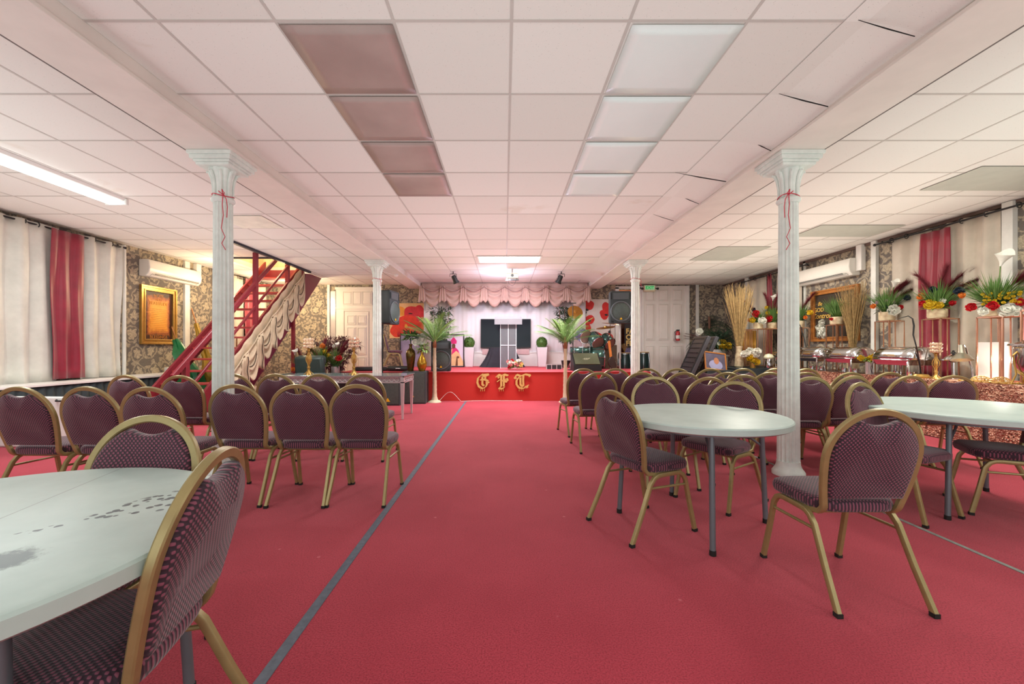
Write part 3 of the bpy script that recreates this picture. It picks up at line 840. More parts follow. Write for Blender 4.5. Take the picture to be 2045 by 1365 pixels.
rod('black curtain rod with rings on the left wall near the camera', -1, 4.5, 7.40, 3.0, (5.2, 5.5, 5.85, 6.02, 6.85, 7.15))
GL2 = 'curtains on the left wall behind the stairs'
curtain('curtain', 'warm cream curtain behind the stair rail, left one', -1, 10.0, 10.75, .72, Lz1, m_curtr, 2, .04, GL2, 14)
curtain('curtain', 'narrow red curtain behind the stair rail on the left wall', -1, 10.75, 11.12, .74, Lz1, m_red, 1.6, .02, GL2, 16)
curtain('curtain', 'warm cream curtain behind the stair rail, right one', -1, 11.1, 11.8, .72, Lz1, m_curtr, 2, .04, GL2, 17)
rod('dark curtain rod behind the stairs', -1, 9.9, 11.9, 3.0, (10.2, 10.5, 11.3, 11.6))
struct('trim_17', MB().cyl((LW + .12, 7.42, .70), (LW + .12, 7.42, 3.05), .03, seg=10), m_trim)
GR = 'curtains on the right wall near the camera'
curtain('curtain', 'beige satin curtain on the right wall, far side of the crimson panel', 1, 6.36, 6.93, .72, 3.0, m_curtr, 1.6, .04, GR, 21)
curtain('curtain', 'beige satin curtain tucked beside the crimson panel on the right wall', 1, 6.28, 6.46, .72, 3.02, m_curtr, 1, .035, GR, 22)
curtain('curtain', 'crimson curtain on the right wall behind the gold stands', 1, 5.96, 6.38, .72, 2.95, m_red, 2.4, .022, GR, 23)
curtain('curtain', 'wide beige satin curtain on the right wall behind the desk lamp', 1, 5.40, 6.02, .72, 3.02, m_curtr, 2.4, .045, GR, 24)
rod('dark curtain rod with rings on the right wall near the camera', 1, 4.9, 7.15, 2.99, (5.15, 5.5, 5.8, 6.6, 6.85))
GR2 = 'curtains on the right wall near the back corner'
curtain('curtain', 'pinkish cream curtain near the back right corner', 1, 10.2, 10.95, .72, 3.0, m_curtr, 2, .04, GR2, 27)
curtain('curtain', 'slim crimson curtain near the back right corner', 1, 9.85, 10.15, .72, 3.0, m_red, 1.4, .03, GR2, 28, taper=.5)
curtain('curtain', 'beige curtain partly behind the near right column', 1, 9.0, 9.85, .72, 3.0, m_curtr, 2.2, .045, GR2, 29)
rod('dark curtain rod near the back right corner', 1, 8.8, 11.3, 2.98, (9.3, 10.0, 10.6))

# ================================================================== left wall furniture
def ac(lab, x, y0, y1, z0, z1, side):
    t = thing('air_conditioner', lab, 'air conditioner', (x, y0, z0)); L = y1 - y0; H = z1 - z0; s = -side
    prof = [(0, 0), (s * .14, 0.0), (s * .20, H * .22), (s * .215, H * .5), (s * .20, H * .9), (s * .17, H), (0, H)]
    part('body', MB().prism([(a, b) for a, b in prof] if s > 0 else list(reversed(prof)), 0, L, 'xz'), M('warm_white_plastic', (230, 226, 218), 0.35, 0, 0.03), t, bevel=.012, smooth=40)
    mb = MB().box(min(s * .10, s * .204), max(s * .10, s * .204), L * .12, L * .94, H * .12, H * .20)
    part('air_outlet', mb, m_black, t, smooth=0, label='dark slot along the bottom edge')
    mb = MB().sweep([(s * .125, .08, -.006), (s * .205, .08, H * .16), (s * .205, L - .1, H * .16), (s * .125, L - .1, -.006)], .004, 4); mb.box(min(s * .19, s * .21), max(s * .19, s * .21), .1, L - .08, H * .095, H * .11)
    part('louvre', mb, M('grey_louvre', (190, 186, 178), .4), t, smooth=0)
ac('white split air conditioner high on the left wall above the parchment', LW, 7.85, 9.2, 2.58, 2.90, -1)
ac('white split air conditioner high on the right wall above the mirror', RW, 7.62, 9.05, 2.55, 2.87, 1)
struct('trim_18', MB().box(RW - .09, RW, 7.50, 7.62, 2.62, CEIL - .006), m_white, smooth=0, bevel=.01)
struct('trim_19', MB().box(LW, LW + .09, 9.22, 9.36, 2.86, CEIL - .006), m_white, smooth=0, bevel=.01)
# parchment
def frame_yz(x, y0, y1, z0, z1, s, w, d):
    """picture frame on a side wall; s = direction of the room"""
    mb = MB()
    X0 = x; 
    for (w0, w1, dd) in ((0, w * .35, d), (w * .35, w * .75, d * .7), (w * .75, w, d * .9)):
        a0, a1, c0, c1 = y0 + w0, y1 - w0, z0 + w0, z1 - w0
        b0, b1, e0, e1 = y0 + w1, y1 - w1, z0 + w1, z1 - w1
        xs = sorted((X0, X0 + s * dd))
        mb.box(xs[0], xs[1], a0, a1, c0, e0); mb.box(xs[0], xs[1], a0, a1, e1, c1)
        mb.box(xs[0], xs[1], a0, b0, e0, e1); mb.box(xs[0], xs[1], b1, a1, e0, e1)
    return mb
t = thing('framed_parchment', 'gold-framed orange parchment with faint lettering on the left wall', 'picture frame', (LW, 7.86, 1.27))
part('frame', frame_yz(0, 0, .86, 0, 1.15, 1, .10, .05), m_goldb, t, bevel=.003, smooth=0)
pm = NT('burnt_parchment'); v = pm.coord(); x, y, z = pm.sep(v)
ex = pm.math('DIVIDE', pm.math('ABSOLUTE', pm.math('SUBTRACT', y, .43)), .33); ez = pm.math('DIVIDE', pm.math('ABSOLUTE', pm.math('SUBTRACT', z, .575)), .475)
e = pm.math('ADD', pm.math('MAXIMUM', ex, ez), pm.math('MULTIPLY', pm.math('SUBTRACT', pm.noise(v, 12, 5, .7), .5), .35))
pm.base(pm.ramp(e, [(.0, rgb(240, 176, 66)), (.55, rgb(224, 150, 46)), (.74, rgb(158, 80, 30)), (.86, rgb(58, 24, 14))])); pm.set(rough=.5)
part('parchment', MB().box(.004, .012, .09, .77, .09, 1.06), pm.m, t, smooth=0)
m_ink = M('brown_ink', (190, 122, 40), .6)
for s_, sz, zz in (('YOUR', .10, .93), ('HOLY', .085, .84), ('BEATITUDES', .085, .75)):
    pass
for s_, sz, zz in (('NOTE', .09, .94), ('HOLY', .06, .875), ('BEATITUDE', .085, .79), ('BLESSINGS', .09, .115)):
    text('lettering', s_, sz, (.014, .43, zz), (pi / 2, 0, pi / 2), m_ink, t, .001)
mb = MB()
for i in range(15):
    w = .22 + .05 * sin(i * 2.3); mb.box(.0125, .0145, .43 - w, .43 + w, .70 - i * .036, .706 - i * .036)
part('lettering_lines', mb, m_ink, t, smooth=0)
# ledge with black pleated skirt
t = thing('skirted_bench', 'long low white-topped bench with a black pleated skirt along the left wall', 'bench', (-6.72, 7.2, 0))
part('top', MB().box(-.26, .28, -3.4, 2.9, .655, .69), m_white, t, smooth=0, bevel=.004)
part('skirt', MB().grid(lambda u, v: Vector((.25 + .012 * sin(u * 330) * (1.2 - v * .6), -3.38 + 6.26 * u, .03 + .62 * v)), 900, 2), m_skirt, t, solid=.003)
mb = MB()
for y in (-3.2, -.2, 2.7):
    for x in (-.22, .22): mb.box(x - .02, x + .02, y - .02, y + .02, 0, .66)
part('leg', mb, m_white, t, smooth=0)
# socket on the sill
t = thing('wall_box', 'small white plug box on the bench beneath the parchment', 'socket', (LW + .04, 8.45, .69))
part('body', MB().box(0, .06, -.06, .06, 0, .11), m_white, t, bevel=.006, smooth=0)
part('cable', MB().sweep([(.06, 0, .03), (.10, -.2, .01), (.10, -.6, .008), (.06, -.9, .008)], .004, 6), m_white, t)
# folded white table behind chairs
t = thing('folded_table', 'white folded plastic table with a black handle, standing behind the left chairs', 'folding table', (-5.75, 4.95, 0), -4)
part('tabletop', MB().box(-.75, .75, -.03, .03, 0, .61), m_white, t, bevel=.02, smooth=0)
part('handle', MB().sweep([(.42, -.035, .575), (.44, -.06, .565), (.62, -.06, .565), (.64, -.035, .575)], .010, 8), m_black, t, label='black carry handle')
# flags rolled up behind the stairs
def flag(lab, p0, p1, cols, r, seed):
    rr = random.Random(seed); P0 = Vector(p0); P1 = Vector(p1); d = P1 - P0
    t = thing('rolled_flag', lab, 'flag', tuple(P0), 0, 'rolled flags by the stairs')
    part('pole', MB().cyl((0, 0, 0), d, .012, seg=8), m_wood, t)
    mb = MB(); n = 26; seg = 22; rs = []
    N = d.normalized().orthogonal().normalized(); B_ = d.normalized().cross(N)
    for i in range(n + 1):
        u = i / n; c = d * (.12 + .72 * u); ring = []
        rad = r * (1.0 - .75 * u ** 1.3) * (1 + .12 * sin(u * 17 + seed))
        for j in range(seg):
            a = 2 * pi * j / seg; q = rad * (1 + .28 * sin(a * 4 + u * 6 + seed) + .12 * sin(a * 9 - u * 9))
            ring.append(c + N * (q * cos(a)) + B_ * (q * sin(a)))
        rs.append(ring)
    mb.rings(rs); part('cloth', mb, cols, t)
flag('shiny green rolled flag leaning by the stair foot', (-5.95, 8.0, .0), (-6.65, 8.2, 1.62), M('emerald_satin', (22, 116, 62), .35, 0, .35, 6), .22, 1)
flag('mustard yellow rolled flag leaning on the left wall', (-6.05, 8.75, .0), (-6.75, 8.85, 2.05), M('mustard_satin', (178, 142, 40), .5, 0, .2, 9), .13, 2)
flag('dark rolled flag with white folds behind the green one', (-5.62, 8.35, .0), (-5.95, 8.55, 1.5), M('black_satin', (48, 48, 58), .5, 0, .3, 6), .16, 3)
flag('white and red rolled flag beside the dark one', (-5.4, 8.3, .0), (-5.55, 8.5, 1.42), M('ivory_satin', (222, 204, 190), .5, 0, .25, 4), .10, 4)
flag('small green and gold rolled flag by the near left column', (-5.25, 8.1, .0), (-5.42, 8.3, 1.30), M('gold_green_satin', (110, 130, 50), .4, 0, .6, 7), .10, 5)

# ================================================================== stairs
def sz(y): return (y - 6.3) * .86           # nosing line
t = thing('staircase', 'maroon open wooden stairs rising to the ceiling opening at the back left', 'stairs', (0, 0, 0))
XR, XL = -4.95, -5.86
for xx in (XL, XR):
    part('stringer', MB().prism([(6.3, 0), (6.62, 0), (10.05, sz(9.75)), (10.05, sz(10.05) + .08), (6.3, .10)], xx - .02, xx + .02, 'yz'), m_maroon, t, bevel=.003, smooth=0)
n = 15
for i in range(n):
    z = .205 * (i + 1) - .02
    y = 6.3 + z / .86
    if z > 3.0: break
    part('tread', MB().box(XL + .02, XR - .02, y - .03, y + .22, z - .03, z), m_tread, t, bevel=.004, smooth=0)
# railing on the near side
rl = MB().sweep([(XR, 6.12, .76), (XR, 6.2, .83), (XR, 9.0, .83 + 2.8 * .845), (XR, 9.25, .83 + 3.05 * .845)], prof=rprof(.085, .05), ref=(0, 0, 1))
part('handrail', rl, m_maroon, t)
part('midrail', MB().sweep([(XR, 6.35, .47), (XR, 9.55, .47 + 3.2 * .858)], prof=rprof(.05, .035), ref=(0, 0, 1)), m_maroon, t)
for y, zt in ((6.38, .98), (8.17, CEIL - .01), (9.37, CEIL - .01)):
    part('post', MB().box(XR - .045, XR + .03, y - .04, y + .04, max(0, sz(y)) , zt), m_maroon, t, bevel=.004, smooth=0)
# solid sloping side board behind the drape
part('side_panel', MB().prism([(7.75, 0), (7.95, .28), (11.15, 3.09), (10.5, 3.09), (9.9, 3.0), (7.5, .95), (7.5, 0)], XR - .05, XR - .025, 'yz'), M('plum_paint', (126, 44, 70), .4, 0, .1, 3), t, smooth=0)
part('support_post', MB().box(XR - .02, XR + .04, 9.55, 9.63, 0, sz(9.5) - .3), m_maroon, t, smooth=0)
part('landing_beam', MB().box(XL, XR, 10.0, 10.12, 2.86, 3.09), m_maroon, t, smooth=0)
# swagged drape down the stair side
t = thing('stair_drape', 'beige swagged drape with dark braid hanging down the side of the stairs', 'drape', (XR + .05, 0, 0))
Y0, Y1 = 7.15, 9.95; NS = 6
part('drape_cloth', MB().grid(lambda u, v: Vector((.012 * sin(u * 60), Y0 - .25 + (Y1 - Y0 + .2) * u, sz(Y0 - .25 + (Y1 - Y0 + .2) * u) + .05 - (.42 + .05 * sin(u * 40)) * v)), 90, 6), m_drape, t, solid=.006)
for k in range(NS):
    ya = Y0 + (Y1 - Y0) * k / NS; yb_ = Y0 + (Y1 - Y0) * (k + 1) / NS
    def sw(u, v):
        y = ya + (yb_ - ya) * u; top = sz(y) - .08
        droop = (.14 + .52 * (1 - (2 * u - 1) ** 2) * (.7 + .5 * (1 - u)))
        f = .035 * sin(v * 2 * pi * 3.2 + 1.5 * sin(pi * u)) * (.3 + sin(pi * u))
        return Vector((.045 + .05 * sin(pi * u) * v + f, y + .05 * v * (1 - u), top - droop * v))
    o = part('swag', MB().grid(sw, 18, 26), m_drape, t, solid=.006)
    def tl(u, v):
        y = ya + .19 * (u - .5); return Vector((.085 + .022 * sin(u * 16), y + (u - .5) * .10 * v, sz(y) - .10 - (.52 + .24 * u) * v))
    part('tail', MB().grid(tl, 16, 8), m_drape, t, solid=.006)
    mb = MB()
    mb.sweep([tuple(sw(q / 14, .55) + Vector((.035, 0, 0))) for q in range(15)], .008, 6)
    mb.sweep([tuple(tl(.5, q / 12) + Vector((.03, .02 * sin(q), 0))) for q in range(13)], .009, 6)
    part('braid', mb, m_cord, o, label='dark braided cord')

# ================================================================== flowers and foliage
def fblob(mb, c, r, rr, n=9):
    """full rounded bloom: five layers of cupped, jittered petals facing -y and up"""
    c = Vector(c)
    T_ = Matrix.Rotation(rr.uniform(-.5, .5), 3, 'Z') @ Matrix.Rotation(rr.uniform(-.7, .15), 3, 'X')
    for lay, (k, q, el) in enumerate(((8, 1.0, -.35), (8, 1.0, .10), (7, .92, .5), (6, .8, .85), (4, .62, 1.2))):
        for i in range(k):
            a = 2 * pi * i / k + lay * .7 + rr.uniform(-.25, .25); e = el + rr.uniform(-.15, .15); q_ = q * rr.uniform(.85, 1.1)
            d = Vector((cos(a) * cos(e), -sin(e), sin(a) * cos(e))); s_ = Vector((-sin(a), 0, cos(a))); up = d.cross(s_)
            w = r * .40 * q_
            P = [Vector(), d * r * q_ * .6 - s_ * w - up * r * .10, d * r * q_ * .6 + s_ * w - up * r * .10, d * r * q_ - s_ * w * .6 + up * r * .10, d * r * q_ + s_ * w * .6 + up * r * .14, d * r * q_ * .6 - up * r * .22]
            mb.add([c + T_ @ p for p in P], [(0, 5, 1), (0, 2, 5), (5, 2, 4), (5, 4, 3), (5, 3, 1)])
    mb.sphere(c, r * .35, 7, 5)
    return mb
def tuft(mb, c, n, h, spread, rr, w=.006, lean=(0, 0)):
    c = Vector(c)
    for i in range(n):
        a = rr.uniform(0, 2 * pi); e = rr.uniform(0, 1) ** .7 * spread
        d = Vector((cos(a) * e + lean[0], sin(a) * e + lean[1], 1))
        mb.blade(c + Vector((cos(a), sin(a), 0)) * rr.uniform(0, .05), d, h * rr.uniform(.65, 1.05), w, rr.uniform(.05, .35), 4)
    return mb
def leaves(mb, c, n, R, L, w, rr, flat=.6):
    c = Vector(c)
    for i in range(n):
        a = rr.uniform(0, 2 * pi); z = rr.uniform(-flat, 1)
        d = Vector((cos(a), sin(a), z)).normalized()
        mb.blade(c + d * R * rr.uniform(.2, .9), d + Vector((rr.uniform(-.5, .5), rr.uniform(-.5, .5), rr.uniform(-.3, .3))), L * rr.uniform(.7, 1.2), w, .2, 3)
    return mb
def plume(mb, p0, d, L, rr, curve=.5, w=.095):
    """feathery grass plume: a curved spine with many fine hairs"""
    p0 = Vector(p0); d = Vector(d).normalized(); side = Vector((d.x, d.y, 0)); side = side.normalized() if side.length > .01 else Vector((1, 0, 0))
    pts = [p0 + d * (L * t) + (side * .35 - Vector((0, 0, 1)) * .35) * (curve * L * t * t) for t in [i / 10 for i in range(11)]]
    mb.sweep([tuple(p) for p in pts], [.004 - .0003 * i for i in range(11)], 5)
    for i in range(620):
        t = rr.uniform(.3, 1); k = int(t * 9.99); p = pts[k].lerp(pts[k + 1], t * 10 - k)
        tg = (pts[k + 1] - pts[k]).normalized()
        o = Vector((rr.uniform(-1, 1), rr.uniform(-1, 1), rr.uniform(-1, .4))).normalized()
        dd = (tg + o * .45).normalized(); l = w * rr.uniform(1.0, 2.2) * (1.25 - .5 * t)
        s_ = dd.cross(Vector((0, 0, 1))) * .0042
        mb.add([p - s_, p + s_, p + dd * l], [(0, 1, 2)])
    return mb
def calla(mb, p0, p1, r):
    p0 = Vector(p0); p1 = Vector(p1); mb.sweep([tuple(p0), tuple(p0.lerp(p1, .5) + Vector((0, .01, 0))), tuple(p1)], .005, 6)
def callaflower(mb, p, r, d=(0.2, -.3, 1)):
    A = Vector((0, 0, 1)).rotation_difference(Vector(d).normalized()).to_matrix(); rs = []
    for i in range(7):
        t = i / 6; ring = []
        for j in range(16):
            a = 2 * pi * j / 16; q = r * (.12 + .9 * t ** 1.6); ring.append(Vector(p) + A @ Vector((q * cos(a), q * sin(a), r * 1.7 * t + (r * .8 * t * t if 0 < a < 2 else 0) * sin(a * 1.5) )))
        rs.append(ring)
    mb.rings(rs, True, False); mb.sweep([tuple(Vector(p) + A @ Vector((0, 0, r * .2))), tuple(Vector(p) + A @ Vector((0, 0, r * 1.5)))], r * .08, 6)
    return mb
def arrangement(lab, loc, seed, pot=('birch', .105, .14), grass=(90, .34, .75), blooms=(), plumes=(), callas=(), twigs=0, group='flower arrangements on the gold stands', leafy=60, name='flower_arrangement', S_=1.0, gmat=None, rz=0):
    rr = random.Random(seed)
    t = thing(name, lab, 'flower arrangement', loc, rz, group)
    pr, ph = pot[1], pot[2]
    mb = MB().lathe([(pr * .9, 0), (pr, .02), (pr, ph), (pr * .88, ph), (pr * .86, ph - .02), (.001, ph - .02)], seg=24)
    part('pot', mb, {'birch': m_birch, 'white': m_white, 'gold': m_goldb, 'glass': m_sil}[pot[0]], t)
    if leafy:
        part('leaves', leaves(MB(), (0, 0, ph + (.02 if leafy < 300 else .22)), leafy, pr * 1.3 if leafy < 300 else .40, .09 if leafy < 300 else .17, .016 if leafy < 300 else .026, rr, .2 if leafy < 300 else .7), m_dgreen if seed % 2 else m_lgreen, t)
    if grass[0]:
        part('grass', tuft(MB(), (0, .02, ph - .01), int(grass[0] * 2.2), grass[1] * 1.15, grass[2], rr, .0075), gmat or m_green, t)
    names = {m_fred: 'red_bloom', m_fyel: 'yellow_bloom', m_fwhi: 'white_bloom', m_fora: 'orange_bloom', m_fnav: 'navy_bloom', m_fpin: 'lilac_bloom'}
    for (mt, x, y, z, r) in blooms:
        part(names[mt], fblob(MB(), (x, y, z), r, rr), mt, t, smooth=0)
    for (x, y, z, dx, dy, dz, L, c) in plumes:
        part('plume', plume(MB(), (x, y, z), (dx, dy, dz), L, rr, c), m_plume, t, smooth=0)
    for (x, y, z, r) in callas:
        mb = MB(); calla(mb, (x * .3, y * .3, ph), (x, y, z), r); st = part('calla_stem', mb, m_green, t)
        part('calla_flower', callaflower(MB(), (x, y, z), r), m_fwhi, t)
    if twigs:
        mb = MB()
        for i in range(twigs):
            a = rr.uniform(0, 6.28); p = Vector((0, 0, ph)); pts = [tuple(p)]
            d = Vector((cos(a) * .5, sin(a) * .5, 1))
            for k in range(5): p = p + d * .085; d = d + Vector((rr.uniform(-.4, .4), rr.uniform(-.4, .4), -.12)); pts.append(tuple(p))
            mb.sweep(pts, [.003, .003, .0025, .002, .0015, .001], 5)
        part('twig', mb, m_twig, t)
    if rz == -42:      # foliage pressed back by the wall behind it
        D = Vector((cos(radians(42)), sin(radians(42)), 0)); lim = RW - .05 - loc[0]; h = .6 * lim; q = .4 * lim
        for ch in [o for o in COL.objects if o.parent == t]:
            for v in ch.data.vertices:
                a = v.co.dot(D)
                if a > h: v.co -= D * (a - (h + q * math.tanh((a - h) / q)))
    return t
# ================================================================== behind the left chairs: mirrored table etc
t = thing('mirrored_table', 'glass-topped mirrored console table behind the left chairs', 'table', (-2.72, 7.2, 0))
TX, TY, TH = 1.04, .36, .735
part('glass_top', MB().box(-TX - .02, TX + .02, -TY - .02, TY + .02, TH - .012, TH), M('glossy_glass_top', (150, 164, 166), .06, .3, .05), t, bevel=.002, smooth=0)
mb = MB()
for y0, y1 in ((-TY, -TY + .02), (TY - .02, TY)):
    mb.box(-TX, TX, y0, y1, TH - .03, TH - .013); mb.box(-TX, TX, y0, y1, TH - .125, TH - .11)
for x0, x1 in ((-TX, -TX + .02), (TX - .02, TX)):
    mb.box(x0, x1, -TY, TY, TH - .03, TH - .013); mb.box(x0, x1, -TY, TY, TH - .125, TH - .11)
mb.box(-TX + .02, TX - .02, -TY + .05, -TY + .055, TH - .11, TH - .03)
part('apron', mb, m_mirror, t, smooth=0)
mb = MB(); k = 0; x = -TX + .07
while x < TX - .05:
    mb.sweep([(x + .032 * cos(a), -TY + .01, TH - .07 + .032 * sin(a)) for a in [2 * pi * i / 14 for i in range(14)]], .006, 5, closed=True)
    mb.box(x + .035, x + .047, -TY + .004, -TY + .016, TH - .076, TH - .064); x += .082
part('front_fretwork', mb, m_sil, t); mb = MB()
for i in range(8):
    y = -TY + .07 + i * .082; mb.sweep([(TX - .01, y + .032 * cos(a), TH - .07 + .032 * sin(a)) for a in [2 * pi * q / 14 for q in range(14)]], .006, 5, closed=True)
part('side_fretwork', mb, m_sil, t)
for sx in (-1, 1):
    for sy in (-1, 1):
        a, b = sx * (TX - .03), sy * (TY - .03)
        part('leg', MB().rings([[(a + p * .030, b + q * .030, TH - .03) for p, q in ((-1, -1), (1, -1), (1, 1), (-1, 1))][::-1], [(a + p * .030, b + q * .030, TH - .15) for p, q in ((-1, -1), (1, -1), (1, 1), (-1, 1))][::-1], [(a + p * .015, b + q * .015, 0) for p, q in ((-1, -1), (1, -1), (1, 1), (-1, 1))][::-1]]), m_mirror, t, bevel=.003, smooth=0)
def candle(lab, loc, group, sc=1.0, sh=.15):
    t = thing('crystal_candle_holder', lab, 'candle holder', loc, 0, group)
    prof = [(.075, 0), (.07, .012), (.045, .03), (.018, .06), (.013, .09), (.022, .11), (.013, .13), (.018, .17), (.038, .21), (.044, .24), (.036, .28), (.014, .33), (.012, .36), (.02, .375), (.012, .39), (.03, .405), (.045, .41)]
    mb = MB().lathe([(r * sc * .55, z * sc) for r, z in prof], seg=14)
    for k in range(8):
        a = 2 * pi * k / 8
        mb.sweep([(cos(a + .5 * sin(z * 20)) * r * sc * 1.0, sin(a + .5 * sin(z * 20)) * r * sc * 1.0, z * sc) for r, z in prof], .0035 * sc, 5)
    part('stem', mb, m_goldb, t)
    mb = MB(); R = .062 * sc
    for lay in range(3):
        for k in range(9):
            a = 2 * pi * k / 9; z = (.435 + lay * .052) * sc
            mb.sphere((R * cos(a), R * sin(a), z), .019 * sc, 6, 4)
            mb.sweep([(R * cos(a + .3 * cos(q)) , R * sin(a + .3 * cos(q)), z + .026 * sc * sin(q)) for q in [2 * pi * i / 8 for i in range(8)]], .003, 4, closed=True)
    part('crystal_cup', mb, m_crys, t, smooth=0)
    return t
candle('tall gold crystal candle holder on the mirrored table, in front of the armchair', (-3.38, 7.08, .735), 'candle holders on the mirrored table', 1.12)
candle('tall gold crystal candle holder on the mirrored table, in front of the left door', (-2.58, 7.02, .735), 'candle holders on the mirrored table', 1.14)
# green leather armchair
t = thing('leather_armchair', 'dark green leather office armchair behind the mirrored table', 'armchair', (-4.08, 8.3, 0), 175)
def pad(x0, x1, y0, y1, z0, z1, R=None): return MB().box(x0, x1, y0, y1, z0, z1, R)
part('seat', pad(-.28, .28, -.28, .26, .40, .52), m_leather, t, bevel=.05)
part('backrest', MB().box(-.31, .31, -.33, -.19, .50, 1.02, Matrix.Rotation(radians(-6), 3, 'X')), m_leather, t, bevel=.05)
part('headrest', MB().box(-.30, .30, -.40, -.22, .84, 1.04), m_leather, t, bevel=.06)
for s in (-1, 1): part('armrest', pad(s * .36 - .05, s * .36 + .05, -.22, .2, .58, .68), m_leather, t, bevel=.03)
mb = MB().cyl((0, 0, .08), (0, 0, .42), .03)
for k in range(5):
    a = 2 * pi * k / 5; mb.cyl((0, 0, .10), (cos(a) * .3, sin(a) * .3, .06), .02, .014); mb.sphere((cos(a) * .3, sin(a) * .3, .03), .03)
part('base', mb, m_black, t)
part('arm_support', MB().box(-.36, -.33, -.1, .1, .40, .6).box(.33, .36, -.1, .1, .40, .6).box(-.36, .36, -.1, .1, .37, .41), m_black, t, smooth=0)
# low black chest for the flowers behind
def black_table(lab, x, y, w, d, h, mt=None):
    t = thing('covered_table', lab, 'table', (x, y, 0))
    part('tablecloth', MB().rings([[(sx * (w / 2 + q), sy * (d / 2 + q), z) for sx, sy in ((-1, -1), (1, -1), (1, 1), (-1, 1))] for z, q in ((.02, .03), (h * .5, .012), (h, 0))]), mt or m_skirt, t, bevel=.012)
    return t
black_table('black-draped table behind the chairs, holding the stair flowers', -4.15, 9.1, 1.1, .5, .62)
G_ = 'flower arrangements by the stairs'
arrangement('low red, orange and white flowers with green grass beneath the stair drape', (-4.42, 8.98, .62), 31, ('white', .09, .10), (80, .42, .9),
            [(m_fred, -.05, -.1, .22, .075), (m_fred, .03, -.12, .24, .07), (m_fred, -.02, -.08, .28, .07), (m_fwhi, .12, -.12, .14, .075), (m_fyel, .17, -.12, .12, .05), (m_fora, -.16, -.1, .12, .05)], [(0, 0, .12, -.1, 0, 1, .45, .3), (0, 0, .12, .15, 0, 1, .5, .5)], [(-.15, -.05, .42, .06)], 4, G_)
arrangement('green grass flowers in a striped white pot behind the armchair', (-4.02, 9.0, .62), 32, ('glass', .09, .17), (110, .55, .9),
            [(m_fora, .05, -.05, .62, .06), (m_fyel, .10, -.05, .5, .055), (m_fyel, .18, -.05, .42, .05)], [(0, 0, .2, -.35, 0, 1, .55, .6), (0, 0, .2, .05, 0, 1, .6, .3), (0, 0, .2, .3, 0, 1, .5, .5)], (), 5, G_)
arrangement('grass and burgundy foliage with a red bloom above the armchair', (-3.72, 9.02, .62), 33, ('glass', .09, .17), (80, .42, .8),
            [(m_fred, .12, -.12, .36, .07), (m_fwhi, .03, -.12, .36, .04), (m_fwhi, -.02, -.05, .62, .035)], [(0, 0, .2, .4, 0, 1, .6, .5), (0, 0, .2, .25, .1, 1, .66, .4)], [(.05, -.05, .6, .045)], 5, G_)
# big burgundy leafed plant by the pipe
rr = random.Random(5)
t = thing('burgundy_plant', 'bushy burgundy-leafed artificial plant beside the left door', 'plant', (-4.38, 10.6, 0))
part('pot', MB().lathe([(.14, 0), (.18, .3), (.17, .3), (.15, .27), (.001, .27)], seg=20), m_dark, t)
mb = MB(); mb2 = MB()
for i in range(14):
    a = rr.uniform(0, 6.28); p = Vector((0, 0, .27)); d = Vector((cos(a) * .28, sin(a) * .28, 1)); pts = [p.copy()]
    for k in range(7): p = p + d.normalized() * .17; d += Vector((rr.uniform(-.25, .25), rr.uniform(-.25, .25), 0)); pts.append(p.copy())
    mb.sweep([tuple(q) for q in pts], .008, 5)
    for q in pts[2:]: leaves(mb2, q, 30, .12, .11, .022, rr, 1)
part('stem', mb, m_twig, t); part('leaves', mb2, M('burgundy_leaf', (92, 44, 52), .6, 0, .5, 6), t, smooth=0)
